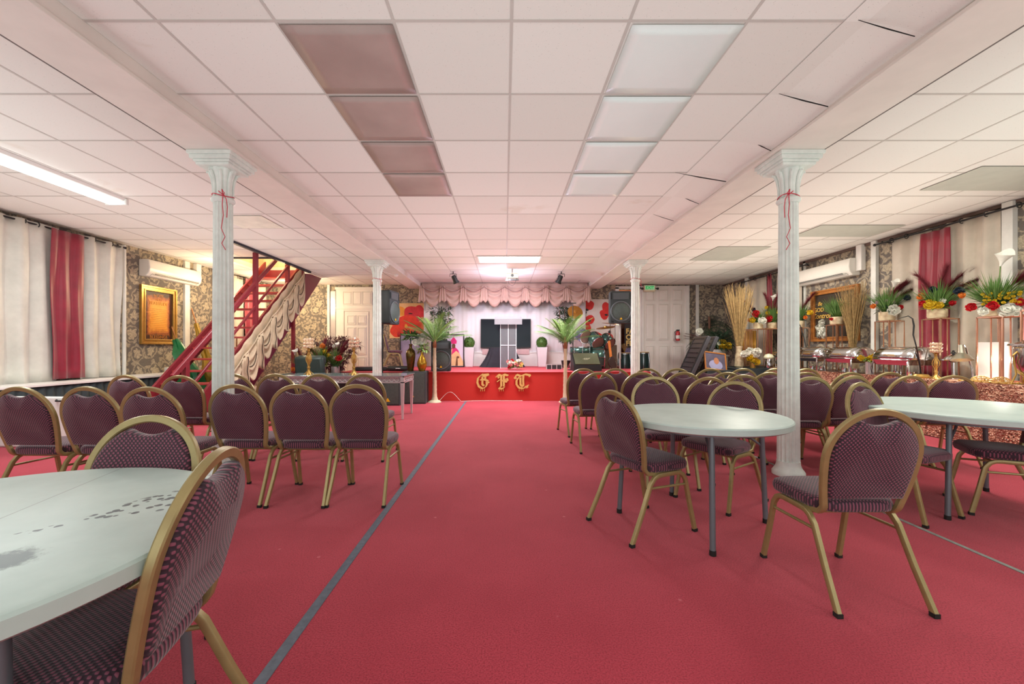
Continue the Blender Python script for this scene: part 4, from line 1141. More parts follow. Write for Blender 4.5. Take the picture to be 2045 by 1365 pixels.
# ================================================================== loudspeakers
def pa(lab, loc, rz, w=.46, h=.70, d=.40, stand=0.0, group=None):
    """moulded two-way loudspeaker, front toward -y"""
    t = thing('loudspeaker', lab, 'loudspeaker', loc, rz, group)
    def ring(sx, y, sz_, k=6):
        pts = []
        for cx, cz, a0 in ((1, 1, 0), (-1, 1, 90), (-1, -1, 180), (1, -1, 270)):
            for q in range(4):
                a = radians(a0 + q * 30); pts.append((cx * (w / 2 * sx - .04) + .04 * cos(a), y, h / 2 + cz * (h / 2 * sz_ - .04) + .04 * sin(a)))
        return pts
    part('cabinet', MB().rings([ring(.97, -d / 2, .98), ring(1, -d / 2 + .03, 1), ring(.98, -d * .05, .99), ring(.66, d / 2, .93)][::-1]), M('charcoal_plastic', (48, 56, 58), .5, 0, .12), t, smooth=50)
    yf = -d / 2 - .002
    # recessed woofer ring with grille
    cz = h * .37; R = w * .44
    mb = MB().lathe([(R + .02, 0), (R + .015, .018), (R, .02), (R - .012, .006)], (0, yf, cz), 40, False, False, axis=(0, -1, 0))
    part('woofer_ring', mb, M('grey_plastic_rim', (92, 100, 104), .4, 0, .1), t)
    part('woofer_grille', MB().lathe([(R - .008, .004), (R * .7, .018), (R * .35, .026), (.001, .028)], (0, yf, cz), 40, True, False, axis=(0, -1, 0)), m_grill, t)
    # horn: square flare
    hz = h * .84; a = w * .36; b = h * .10
    mb = MB().rings([[(-a, yf - .004, hz - b), (a, yf - .004, hz - b), (a, yf - .004, hz + b), (-a, yf - .004, hz + b)], [(-a * .9, yf - .001, hz - b * .85), (a * .9, yf - .001, hz - b * .85), (a * .9, yf - .001, hz + b * .85), (-a * .9, yf - .001, hz + b * .85)],
                     [(-.02, yf + .0015, hz - .03), (.02, yf + .0015, hz - .03), (.02, yf + .0015, hz + .03), (-.02, yf + .0015, hz + .03)]], True, True)
    part('horn', mb, M('horn_grey', (74, 80, 84), .35, 0, .1), t, smooth=0)
    mb = MB()
    for s in (-1, 1): mb.box(s * w * .44 - .008, s * w * .44 + .008, yf - .004, yf + .01, h * .74, h * .93)
    part('port', mb, M('deep_black', (8, 8, 8), .8), t, smooth=0)
    for s in (-1, 1):
        mb = MB()
        for q in range(3): mb.sweep([(s * w * .45, yf - .004, .03 + q * .02), (s * (w * .36 - q * .012), yf - .004, .03)], .003, 4)
        part('corner_rib', mb, m_black, t)
    tr = [(-.028, cz - R * .86), (.028, cz - R * .86), (0, cz - R * .62)]
    part('badge', MB().prism(tr, yf - .024, yf - .014, 'xz'), m_ylw, t, smooth=0, label='yellow triangular badge')
    return t
pa('black loudspeaker on a pole at stage left, seen from its side', (-2.66, 9.15, 1.72), 80, .50, .74, .44)
def stand(lab, x, y, z0, z1, mt=None):
    t = thing('speaker_stand', lab, 'speaker stand', (x, y, z0))
    part('pole', MB().cyl((0, 0, .1), (0, 0, z1 - z0 - .05), .018), mt or m_black, t); part('upper_pole', MB().cyl((0, 0, (z1 - z0) * .55), (0, 0, z1 - z0), .024), mt or m_black, t)
    for k in range(3):
        a = 2 * pi * k / 3 + .4; l = part('leg', MB().cyl((0, 0, .42), (.32 * cos(a), .32 * sin(a), .015), .012), m_black, t)
    part('collar', MB().cyl((0, 0, .38), (0, 0, .46), .032), m_black, t)
stand('black tripod pole under the left loudspeaker, behind the far left column', -2.70, 9.15 - .1, 0, 1.72)
pa('black loudspeaker on a pole at stage right, facing the camera', (2.54, 9.15, 1.73), -3, .47, .71, .42)
stand('pale tripod pole under the right loudspeaker', 2.56, 9.12, 0, 1.73, m_sil)
pa('black loudspeaker standing on the stage beside the left palm', (-1.48, 9.65, SZ), 4, .46, .71, .42)
def wedge_box(lab, loc, rz, w, h, d, badge):
    t = thing('subwoofer', lab, 'loudspeaker', loc, rz)
    part('cabinet', MB().box(-w / 2, w / 2, -d / 2, d / 2, 0, h), M('dark_grey_cabinet', (58, 64, 66), .55, 0, .12), t, bevel=.012, smooth=0)
    part('grille', MB().box(-w / 2 + .025, w / 2 - .025, -d / 2 - .008, -d / 2, .03, h - .03), m_grill, t, smooth=0, bevel=.004)
    mb = MB().box(w / 2, w / 2 + .004, -.02, .05, h * .35, h * .65)
    part('side_handle', mb, m_black, t, smooth=0)
    if badge: part('badge', MB().prism([(-.05, .08), (.05, .08), (0, .16)], -d / 2 - .016, -d / 2 - .008, 'xz'), m_ylw, t, smooth=0, label='yellow triangular badge')
    else: part('badge', MB().lathe([(.02, 0), (.02, .006)], (-.02, -d / 2 - .008, .16), 14, axis=(0, -1, 0)), m_goldb, t, label='round brass badge')
wedge_box('tall grey subwoofer in front of the stage, carrying the two bronze vases', (-1.95, 9.0, 0), 3, .50, .69, .46, False)
wedge_box('black subwoofer beneath the mirrored table end, with a yellow badge', (-2.42, 8.75, 0), -2, .50, .58, .44, True)
# bronze vases
def vase(lab, loc, prof, col):
    t = thing('bronze_vase', lab, 'vase', loc, 0, 'bronze vases on the subwoofer')
    part('body', MB().lathe(prof, seg=28), col, t); return t
v1 = vase('tall dark bronze vase on the subwoofer, left one', (-2.05, 8.95, .69), [(.055, 0), (.06, .01), (.075, .12), (.10, .30), (.105, .38), (.085, .45), (.035, .50), (.028, .55), (.045, .59), (.035, .585), (.02, .55)], M('olive_bronze', (104, 84, 38), .25, .7, .5, 9))
v2 = vase('shorter golden bronze vase on the subwoofer, right one', (-1.80, 8.93, .69), [(.05, 0), (.07, .02), (.105, .13), (.105, .19), (.075, .28), (.03, .36), (.028, .42), (.04, .44), (.03, .435), (.015, .40)], M('golden_bronze', (176, 134, 40), .22, .7, .4, 9))
rr = random.Random(12)
t = thing('vase_bouquet', 'leafy green stems with a red bud in the dark bronze vase', 'flowers', (-2.05, 8.95, 1.27), 0)
part('leaves', leaves(MB(), (0, 0, .14), 90, .20, .12, .03, rr, .3), m_green, t, smooth=0); part('dark_leaves', leaves(MB(), (.02, 0, .18), 50, .18, .12, .028, rr, .2), m_dgreen, t, smooth=0)
part('stem', MB().cyl((0, 0, -.05), (0, 0, .15), .012), m_dgreen, t); part('red_bud', MB().sphere((-.24, -.05, .22), .05, sc=(.8, .8, 1.2)), m_fred, t)
t = thing('vase_bouquet', 'white bloom over bright green leaves in the golden bronze vase', 'flowers', (-1.80, 8.93, 1.12), 0)
part('leaves', leaves(MB(), (.02, 0, .08), 110, .15, .10, .022, rr, .6), m_lgreen, t, smooth=0)
part('stem', MB().cyl((0, 0, -.05), (0, 0, .15), .012), m_dgreen, t)
mb = MB()
for q in range(7): fblob(mb, (rr.uniform(-.16, .04), rr.uniform(-.08, .06), .24 + rr.uniform(-.05, .10)), .085, rr)
part('white_bloom', mb, m_fwhi, t, smooth=0)

# ================================================================== palms
def palm(lab, x, y, seed, H, base):
    rr = random.Random(seed); t = thing('artificial_palm', lab, 'palm', (x, y, 0), 0, 'artificial palms in front of the stage')
    part('base', MB().lathe([(.15, 0), (.14, .015), (.08, .05), (.055, .12), (.05, .2)], seg=16), base, t)
    part('trunk', MB().lathe([(.048 - .018 * i / 24 + (.004 if i % 2 else 0), .15 + (H - .15) * i / 24) for i in range(25)], seg=14), base, t)
    part('crownshaft', MB().lathe([(.034, H - .02), (.045, H + .04), (.03, H + .16), (.012, H + .24)], seg=12), M('crown_brown', (150, 92, 60), .7, 0, .3, 20), t)
    for i in range(15):
        a = 2 * pi * i / 15 * 4 + rr.uniform(-.2, .2); el = (.55, 2.6, 1.1, 3.4, .8, 1.7)[i % 6] * rr.uniform(.85, 1.15)
        L = rr.uniform(.72, .92); pts = []; d = Vector((cos(a), sin(a), el)).normalized()
        for k in range(13):
            q = k / 12; pts.append(Vector((0, 0, H + .1)) + d * L * q + Vector((cos(a) * .25, sin(a) * .25, -.55)) * (q * q * L * .42))
        mb = MB().sweep([tuple(p) for p in pts], [.010 - .0007 * k for k in range(13)], 5)
        for k in range(2, 13):
            for w in (0, .33, .66):
                q = min(k - 1 + w, 11.99); p = pts[int(q)].lerp(pts[int(q) + 1], q - int(q)); tg = (pts[int(q) + 1] - pts[int(q)]).normalized()
                sd = tg.cross(Vector((0, 0, 1))).normalized(); ll = .26 * sin(pi * (.12 + .80 * q / 12)) + .04
                for s in (-1, 1):
                    mb.blade(p, sd * s + tg * .9 + Vector((0, 0, .15)), ll, .009, .3, 2)
        part('frond', mb, (m_green, m_lgreen)[i % 2], t, smooth=0)
palm('artificial palm in front of the stage, left of the letters', X_(868, 9.08), 9.08, 4, 1.22, M('cream_trunk', (214, 202, 170), .7, 0, .12, 20))
palm('artificial palm in front of the stage, right of the letters', X_(1129, 9.08), 9.08, 9, 1.20, M('cream_trunk', (214, 202, 170), .7, 0, .12, 20))
solo('cable', MB().sweep([(-1.47 + .62 * q / 16, 9.16 + .05 * sin(q * .4), .012 + .20 * sin(pi * min(1, q / 13)) ** 1.2) for q in range(17)] + [(-.7, 9.24, .01), (-.3, 9.26, .01), (.4, 9.25, .01)], .004, 6), m_trim, 'thin pale cable looped on the carpet by the left palm', 'cable')

# ================================================================== stage front letters (blackletter strokes with a broad nib)
def blackletter(ch, loc, hgt):
    W_ = {'G': [[(.52, .96), (.30, .90), (.12, .72), (.08, .42), (.18, .16), (.42, .02), (.62, .12), (.72, .28), (.70, .50)], [(.70, .50), (.84, .42)], [(.52, .96), (.80, .98)], [(.42, .82), (.42, .30)], [(.42, .30), (.52, .22)], [(.30, .62), (.62, .62)], [(.62, .84), (.60, .62), (.78, .54)], [(.40, .98), (.56, .84), (.82, .92)]],
          'F': [[(.10, .82), (.24, .96), (.42, .88), (.62, .98), (.86, .90)], [(.42, .88), (.42, .62), (.42, .18)], [(.42, .18), (.28, .04), (.50, .0), (.62, .12)], [(.30, .60), (.18, .50)], [(.42, .56), (.66, .56), (.78, .46)], [(.60, .90), (.60, .20)], [(.18, .90), (.26, .74)], [(.66, .62), (.80, .70), (.86, .56)]],
          'T': [[(.0, .74), (.14, .96), (.40, .86), (.70, .98), (1.02, .92)], [(.0, .74), (.10, .70)], [(1.02, .92), (1.0, .84)], [(.44, .88), (.26, .76), (.12, .56), (.12, .30), (.26, .10), (.50, .02), (.70, .08), (.90, .24)], [(.58, .90), (.56, .60), (.58, .22)], [(.58, .22), (.48, .12)], [(.38, .74), (.38, .30), (.46, .2)], [(.70, .14), (.86, .10)]]}[ch]
    t = thing('letter_' + ch.lower(), 'gold glitter blackletter %s on the red stage front' % ch, 'letter', loc, 0, None)
    mb = MB(); nib = (.056, .036); k = 0
    for st in W_:
        for a, b in zip(st, st[1:]):
            k += 1; A = Vector(a) * hgt; B_ = Vector(b) * hgt; n = Vector(nib) * hgt; m = Vector((-nib[1], nib[0])) * hgt * .35
            c = [A - n - m, A - n + m, A + n + m, A + n - m, B_ - n - m, B_ - n + m, B_ + n + m, B_ + n - m]
            # convex hull (monotone chain)
            P = sorted(set((round(p.x, 5), round(p.y, 5)) for p in c))
            def half(ps):
                h = []
                for p in ps:
                    while len(h) > 1 and (h[-1][0] - h[-2][0]) * (p[1] - h[-2][1]) - (h[-1][1] - h[-2][1]) * (p[0] - h[-2][0]) <= 0: h.pop()
                    h.append(p)
                return h
            hull = half(P)[:-1] + half(P[::-1])[:-1]
            mb.prism(hull, -.016 - .0004 * k, 0, 'xz')
    # drips along the lower edge
    for q in range(3): mb.box(hgt * (.3 + q * .13) - .006, hgt * (.3 + q * .13) + .006, -.014, 0, -.055, .02)
    part('face', mb, M('gold_glitter', (222, 186, 110), .5, .3, .25, 60, .4, 200), t, smooth=0)
    return t
hL = .335
for ch, px in (('G', 951), ('F', 988.5), ('T', 1028)):
    blackletter(ch, (X_(px, 9.27) + (.0), 9.274, Z_(776, 9.27)), hL)
# ================================================================== on the stage
def wavecloth(name, rings_, mat, parent, **kw): return part(name, MB().rings(rings_), mat, parent, **kw)
# valance
t = thing('valance', 'blush swagged valance hanging above the stage', 'valance', (0, 11.95, 0))
VZ = 3.085
part('header', MB().grid(lambda u, v: Vector((-2.42 + 4.84 * u, .012 * sin(u * 90), VZ - .32 * v)), 120, 3), m_val, t, solid=.008)
NSW = 8; w = 4.76 / NSW
for k in range(NSW):
    x0 = -2.38 + w * k
    def sw(u, v):
        dr = .16 + .40 * v * (1 - (2 * u - 1) ** 2) ; f = .028 * sin(v * 2 * pi * 3.6) * (.25 + sin(pi * u))
        return Vector((x0 + w * u, -.05 - .05 * sin(pi * u) * v - f, VZ - .10 - dr * v - .05 * (1 - (2 * u - 1) ** 2)))
    s_ = part('swag', MB().grid(sw, 20, 30), m_val, t, solid=.006)
    mb = MB().sweep([(x0 + w * q / 12, -.13 - .03 * sin(pi * q / 12), VZ - .13 - .14 * sin(pi * q / 12)) for q in range(13)], .0065, 6)
    part('braid', mb, M('mauve_braid', (120, 88, 92), .7), s_, label='twisted cord over the swag')
for k in range(NSW + 1):
    x0 = -2.38 + w * k
    part('tail', MB().grid(lambda u, v: Vector((x0 + (u - .5) * (.13 + .12 * v), -.115 - .016 * sin(u * 19), VZ - .09 - (.46 + .03 * sin(u * 12)) * v)), 16, 6), m_val, t, solid=.006)
# television
t = thing('television', 'large black flat television on the white backdrop', 'television', (X_(1010, 12.2), 12.2, Z_(665.5, 12.2)))
part('screen_housing', MB().box(-.745, .745, -.02, .03, -.43, .43), m_black, t, bevel=.008, smooth=0)
scr = NT('dark_glossy_screen'); scr.base(rgb(24, 30, 38)); scr.set(rough=.12, spec=.25)
part('screen', MB().box(-.725, .725, -.023, -.019, -.40, .41), scr.m, t, smooth=0)
part('mount', MB().box(-.2, .2, .03, .055, -.2, .2), m_black, t, smooth=0)
solo('shelf_ledge', MB().box(-.70, .70, -.04, 0, -.08, .08), M('pinkish_board', (206, 170, 170), .6), 'pinkish board along the backdrop under the television', 'board', (X_(1010, 12.2), BACK - .09, Z_(702, 12.2)), smooth=0)
# draped table under the television
t = thing('draped_table', 'black cloth-draped table below the television', 'table', (X_(1003, 11.75), 11.78, SZ))
H = Z_(694, 11.75) - SZ
rs = []
for i in range(9):
    v = i / 8; ring = []
    for j in range(64):
        a = 2 * pi * j / 64; ca, sa = cos(a), sin(a); e = .5
        hx = .38 + .25 * (1 - v) ** 1.5; hy = .22 + .12 * (1 - v)
        q = 1 + .055 * (1 - v) * sin(a * 15)
        ring.append((hx * q * abs(ca) ** e * (1 if ca >= 0 else -1), hy * q * abs(sa) ** e * (1 if sa >= 0 else -1), .005 + H * v))
    rs.append(ring)
part('tablecloth', MB().rings(rs), M('black_cloth', (46, 50, 60), .75, 0, .15, 4), t, smooth=60)
# clear lectern
t = thing('acrylic_lectern', 'clear acrylic lectern at the centre of the stage', 'lectern', (X_(1015, 10.35), 10.35, SZ))
LH = 1.16
part('base', MB().box(-.28, .28, -.2, .2, 0, .022), m_acr, t, smooth=0, bevel=.003)
for s in (-1, 1):
    part('side_panel', MB().box(s * .19 - .008, s * .19 + .008, -.12, .12, .022, LH), m_acr, t, smooth=0)
part('front_panel', MB().box(-.182, .182, -.13, -.12, .022, LH - .02), m_acr, t, smooth=0)
mb = MB()
for x in (-.195, 0, .195): mb.box(x - .006, x + .006, -.14, -.131, .03, LH)
mb.box(-.19, .19, -.14, -.131, .60, .614)
part('edge_strip', mb, M('frosted_edge', (226, 226, 234), .3), t, smooth=0)
part('reading_top', MB().hexa([(-.34, -.22, LH), (.34, -.22, LH), (.34, .2, LH + .16), (-.34, .2, LH + .16)], [(-.34, -.22, LH + .02), (.34, -.22, LH + .02), (.34, .2, LH + .18), (-.34, .2, LH + .18)]), M('pale_acrylic_top', (150, 148, 154), .1, .1, .05), t, smooth=0)
part('front_lip', MB().box(-.34, .34, -.235, -.22, LH - .04, LH + .10), M('frosted_lip', (132, 128, 134), .2, 0, .06, 8), t, smooth=0)
# bouquet before the lectern
rr = random.Random(77)
t = thing('rose_bouquet', 'low bouquet of cream, pink and red roses at the foot of the lectern', 'flowers', (X_(1028, 10.02), 10.02, SZ))
part('leaves', leaves(MB(), (0, 0, .06), 60, .16, .08, .02, rr, .1), m_green, t, smooth=0)
for nme, mt in (('cream_rose', m_fwhi), ('pink_rose', M('pink_petal', (226, 150, 150), .6, 0, .15)), ('red_rose', m_fred), ('yellow_rose', M('soft_yellow_petal', (232, 210, 130), .6))):
    for q in range(2 if 'red' in nme else 6): part(nme, fblob(MB(), (rr.uniform(-.17, .17), rr.uniform(-.1, .1), rr.uniform(.06, .25)), .046, rr), mt, t, smooth=0)
# topiaries
def topiary(lab, px):
    Y = 11.9; rr = random.Random(int(px)); t = thing('topiary', lab, 'topiary', (X_(px, Y), Y, SZ), 0, 'boxwood balls beside the television')
    h = Z_(693, Y) - SZ
    part('planter', MB().rings([[(sx * q, sy * q, z) for sx, sy in ((-1, -1), (1, -1), (1, 1), (-1, 1))] for z, q in ((0, .11), (h, .15))]), M('white_planter', (226, 220, 224), .4, 0, .03), t, bevel=.008, smooth=0)
    mb = MB().sphere((0, 0, h + .13), .15, 16, 12)
    for i in range(900):
        d = Vector((rr.gauss(0, 1), rr.gauss(0, 1), rr.gauss(0, 1))).normalized(); mb.blade(Vector((0, 0, h + .13)) + d * .145, d + Vector((rr.uniform(-.9, .9), rr.uniform(-.9, .9), rr.uniform(-.9, .9))), .04, .012, 0, 2)
    part('foliage_ball', mb, m_green, t, smooth=0)
topiary('boxwood ball in a tall white planter left of the television', 937)
topiary('boxwood ball in a tall white planter right of the television', 1082)
# portrait standing on the stage
t = thing('portrait_poster', 'framed portrait of a person in pink and gold robes with a tall pink hat', 'picture', (X_(896, 11.6), 11.6, SZ))
fw, fh = .44, Z_(667, 11.6) - SZ
mb = MB().box(-fw, fw, 0, .03, 0, .03); mb.box(-fw, fw, 0, .03, fh - .03, fh); mb.box(-fw, -fw + .03, 0, .03, .03, fh - .03); mb.box(fw - .03, fw, 0, .03, .03, fh - .03)
part('frame', mb, m_dark, t, smooth=0)
def ell(cx, cz, rx, rz_, n=24): return [(cx + rx * cos(2 * pi * i / n), cz + rz_ * sin(2 * pi * i / n)) for i in range(n)]
mb = MB().box(-fw + .03, fw - .03, .010, .02, .03, fh - .03)
mb.T = Matrix.Translation((.17, 0, 0)); mb.mi = 1; mb.prism([(-.28, .04), (.22, .04), (.20, .20), (.10, .48), (-.02, .60), (-.14, .50), (-.24, .25)], .006, .010, 'xz')
mb.mi = 2; mb.prism([(-.15, .04), (.26, .04), (.24, .16), (.12, .40), (.04, .46), (-.10, .34)], .004, .006, 'xz'); mb.prism([(-.24, .25), (-.15, .45), (-.06, .52), (-.16, .04), (-.22, .04)], .004, .0055, 'xz')
mb.mi = 3; mb.prism(ell(-.03, .60, .05, .07), .003, .006, 'xz'); mb.prism(ell(.09, .28, .04, .03), .002, .004, 'xz')
mb.mi = 1; mb.prism([(-.11, .66), (.05, .66), (.06, .74), (-.03, .86), (-.12, .74)], .002, .006, 'xz')
mb.mi = 4; mb.prism([(.02, .04), (.09, .04), (.08, .26), (.05, .26)], .001, .004, 'xz'); mb.prism(ell(-.03, .555, .04, .03), .001, .003, 'xz')
part('print', mb, [M('pale_lilac_paper', (214, 206, 226), .5, 0, .03), M('pink_robe', (214, 40, 120), .6), M('cream_gold_robe', (228, 190, 140), .6, 0, .15), M('brown_skin_print', (110, 66, 46), .6), M('brown_print', (110, 74, 44), .6)], t, smooth=0)
# smaller picture leaning far left of the stage
t = thing('framed_picture', 'thin black framed picture behind the bronze vases', 'picture', (X_(822, 11.9), 11.9, SZ))
mb = MB().box(-.32, .32, 0, .02, 0, .95); part('print', mb, M('violet_print', (150, 140, 170), .5, 0, .3, 4), t, smooth=0)
mb = MB().box(-.34, .34, -.01, .02, .93, .96); mb.box(-.34, -.31, -.01, .02, 0, .93); mb.box(.31, .34, -.01, .02, 0, .93); part('frame', mb, m_black, t, smooth=0)
# poppy canvases
def blob(cx, cz, rx, rz_, seed, n=26, j=.12):
    r_ = random.Random(seed); ph = [r_.uniform(0, 6) for _ in range(3)]
    return [(cx + rx * cos(a) * (1 + j * sin(2 * a + ph[0]) + j * .7 * sin(3 * a + ph[1]) + j * .4 * sin(5 * a + ph[2])), cz + rz_ * sin(a) * (1 + j * sin(2 * a + ph[0]) + j * .7 * sin(3 * a + ph[1]))) for a in [2 * pi * i / n for i in range(n)]]
t = thing('poppy_painting', 'big orange and red flower canvas on the wall left of the stage', 'painting', (X_(813, 12.3), BACK - .03, 0))
mb = MB().box(-.53, .53, 0, .025, Z_(675, 12.3), Z_(605, 12.3)); z0 = Z_(675, 12.3); z1 = Z_(605, 12.3); y = -.001
for i, (mi, cx, cz, rx, rz_) in enumerate(((1, -.25, z0 + .80, .22, .16), (2, .22, z0 + .72, .30, .28), (2, .36, z0 + .80, .16, .18), (3, -.05, z0 + .38, .42, .28), (3, -.3, z0 + .2, .2, .18), (3, .2, z0 + .30, .30, .24), (2, .30, z0 + .16, .2, .12), (1, -.03, z0 + .36, .05, .06), (4, .10, z0 + .74, .06, .02))):
    mb.mi = mi; yy = y - .0006 * (i + 1); mb.prism(blob(cx, cz, rx, rz_, i + 3), yy, yy + .0005, 'xz')
part('canvas', mb, [M('peach_canvas', (238, 196, 140), .6, 0, .15, 3), M('amber_paint', (236, 160, 60), .6, 0, .2, 6), M('crimson_paint', (206, 44, 56), .6, 0, .25, 5), M('scarlet_paint', (226, 62, 40), .6, 0, .25, 5), M('dark_paint', (70, 30, 30), .6)], t, smooth=0)
t = thing('poppy_painting', 'white canvas with red poppies on the wall right of the stage', 'painting', (X_(1187, 12.3), BACK - .03, 0))
z0 = Z_(700, 12.3); z1 = Z_(597, 12.3)
mb = MB().box(-.62, .62, 0, .025, z0, z1)
P_ = [(1, -.30, -.16, .30, .17), (1, .38, -.28, .14, .2), (1, .30, -.46, .14, .14), (1, -.16, -.62, .17, .14), (1, -.36, -.82, .25, .20), (1, .0, -1.1, .22, .15), (1, .42, -1.15, .16, .12), (2, -.15, -.64, .045, .045), (2, .36, -.47, .05, .03), (2, -.26, -.40, .03, .045), (2, -.22, -.32, .05, .035), (2, .46, -.98, .04, .05)]
for i, (mi, cx, dz, rx, rz_) in enumerate(P_):
    mb.mi = mi; yy = -.001 - .0006 * (i + 1); mb.prism(blob(cx, z1 + dz, rx, rz_, i + 40, j=.10), yy, yy + .0005, 'xz')
part('canvas', mb, [M('white_canvas', (222, 214, 208), .6, 0, .06), M('poppy_red', (214, 40, 36), .6, 0, .25, 8), M('poppy_centre', (40, 34, 40), .6)], t, smooth=0)
# equipment case, monitor, drums
t = thing('equipment_case', 'black equipment case with silver edges on the stage floor right of centre', 'case', (X_(1106, 10.6), 10.6, SZ), -3)
part('body', MB().box(-.19, .19, -.14, .14, 0, .12), m_black, t, smooth=0, bevel=.004)
mb = MB()
for x in (-.19, -.065, .065, .19): mb.box(x - .008, x + .008, -.145, .145, 0, .125)
mb.box(-.195, .195, -.145, -.137, .11, .125)
part('edging', mb, m_sil, t, smooth=0)
t = thing('stage_monitor', 'wedge stage monitor with a pale squiggle emblem at the stage right front', 'loudspeaker', (X_(1170, 9.75), 9.75, SZ), 2)
part('cabinet', MB().prism([(-.2, 0), (.2, 0), (.2, .40), (.12, .42), (-.2, .14)], -.33, .33, 'yz'), m_black, t, smooth=0, bevel=.008)
part('grille', MB().hexa([(-.29, -.190, .155), (.29, -.190, .155), (.29, .10, .402), (-.29, .10, .402)], [(-.29, -.205, .165), (.29, -.205, .165), (.29, .09, .415), (-.29, .09, .415)]), M('olive_grille', (112, 118, 92), .6, .2, .15, 60), t, smooth=0)
mb = MB().sweep([(-.09, -.075, .262 + .012), (-.03, -.05, .285 + .012), (-.06, -.07, .268 + .012), (.02, -.05, .285 + .012), (-.01, -.072, .268 + .012), (.06, -.05, .285 + .012), (.09, -.045, .290 + .012), (.02, -.085, .256 + .012), (-.06, -.085, .256 + .012)], .006, 5)
part('emblem', mb, M('emblem_cream', (222, 222, 196), .5), t, label='pale handwritten-looking maker emblem')
m_shell = M('drum_green_lacquer', (70, 104, 96), .2, .5, .2, 5); m_head = M('brown_drum_head', (126, 92, 84), .5, 0, .12, 6); m_purp = M('violet_drum_shell', (90, 80, 120), .25, .4, .2)
def drum(par, c, ax, r, L, shell, head, nm='tom'):
    c = Vector(c); a = Vector(ax).normalized(); p0 = c - a * L / 2
    o = part(nm, MB().lathe([(r, 0), (r, L)], p0, 30, False, False, axis=a), shell, par, solid=.008)
    part('drum_head', MB().lathe([(.001, -.006), (r, -.004), (r, .004)], p0, 30, True, False, axis=a).lathe([(r, -.004), (r, .004), (.001, .006)], p0 + a * L, 30, False, True, axis=a), head, o)
    mb = MB()
    for q in (0, L): mb.lathe([(r + .002, q - .012), (r + .012, q - .010), (r + .012, q + .010), (r + .002, q + .012)], p0, 30, False, False, axis=a)
    n = a.orthogonal().normalized(); b = a.cross(n)
    for k in range(8):
        w = 2 * pi * k / 8; d = n * cos(w) + b * sin(w); mb.cyl(p0 + d * (r + .014), p0 + d * (r + .014) + a * L, .005, seg=6); mb.sphere(p0 + d * (r + .012) + a * L * .5, .012, 6, 4)
    part('hoop', mb, m_chrome, o)
t = thing('drum_kit', 'green and violet drum kit with tilted toms and cymbals at stage right', 'drum kit', (2.3, 10.6, SZ))
drum(t, (.05, 0, .30), (1, -.15, 0), .28, .40, m_shell, M('black_drum_head', (30, 30, 34), .4), 'bass_drum')
drum(t, (.02, -.05, .74), (.35, -.75, -.55), .165, .30, m_shell, m_head)
drum(t, (.34, .0, .72), (.45, -.6, -.55), .15, .26, m_shell, m_head)
drum(t, (-.28, -.02, .86), (.45, -.8, -.35), .165, .22, m_purp, m_head)
drum(t, (-.36, -.10, .46), (0, 0, 1), .26, .20, m_shell, m_fwhi, 'snare')
mb = MB()
for (a, b) in (((-.36, -.1, 0), (-.36, -.1, .36)), ((-.55, 0, 0), (-.50, 0, 1.5)), ((.5, .1, 0), (.42, 0, 1.15)), ((.05, 0, .55), (.0, 0, .78)), ((.12, 0, .55), (.3, 0, .76)), ((-.28, .1, 0), (-.28, 0, .80))): mb.cyl(a, b, .010, seg=8)
for c in ((-.36, -.1), (-.55, 0), (.5, .1), (-.28, .1)):
    for k in range(3): mb.cyl((c[0], c[1], .3), (c[0] + .2 * cos(k * 2.1), c[1] + .2 * sin(k * 2.1), .01), .008, seg=6)
part('hardware', mb, m_chrome, t)
m_cym = M('brass_cymbal', (176, 128, 60), .3, .8, .2, 20)
for c, ax, r in (((-.48, 0, 1.46), (.1, -.9, .45), .20), ((.46, 0, 1.16), (.12, -.10, 1), .26), ((.28, -.1, 1.06), (-.15, -.15, 1), .24)):
    part('cymbal', MB().lathe([(r, 0), (r * .4, .015), (r * .2, .02), (r * .16, .04), (.002, .045), (.002, .04), (r * .15, .033), (r * .2, .014), (r * .4, .01), (r, -.004)], c, 30, axis=ax), m_cym, t)
t = thing('amplifier', 'upright brown and black amplifier with an orange guitar neck in front, right of the drums', 'amplifier', (2.78, 10.9, SZ))
part('cabinet', MB().box(-.16, .16, -.15, .15, 0, .62), M('brown_tolex', (96, 78, 62), .7, 0, .2, 30), t, smooth=0, bevel=.01)
part('control_box', MB().box(-.09, -.01, -.16, .0, .62, .74), m_black, t, smooth=0)
t = thing('guitar_neck', 'upright guitar with an orange neck at the right end of the drums', 'guitar', (2.64, 10.3, SZ))
part('neck', MB().box(-.03, .03, -.012, .012, .3, .72, Matrix.Rotation(radians(-7), 3, 'Y')), M('orange_wood', (214, 122, 50), .4, 0, .15, 20), t, smooth=0, bevel=.004)
part('body', MB().prism(blob(.05, .17, .10, .15, 5, j=.1), -.03, .03, 'xz'), M('dark_brown_lacquer', (52, 34, 28), .3, 0, .2, 10), t, bevel=.01)
part('headstock', MB().box(-.07, -.01, -.01, .01, .70, .82), m_dark, t, smooth=0)
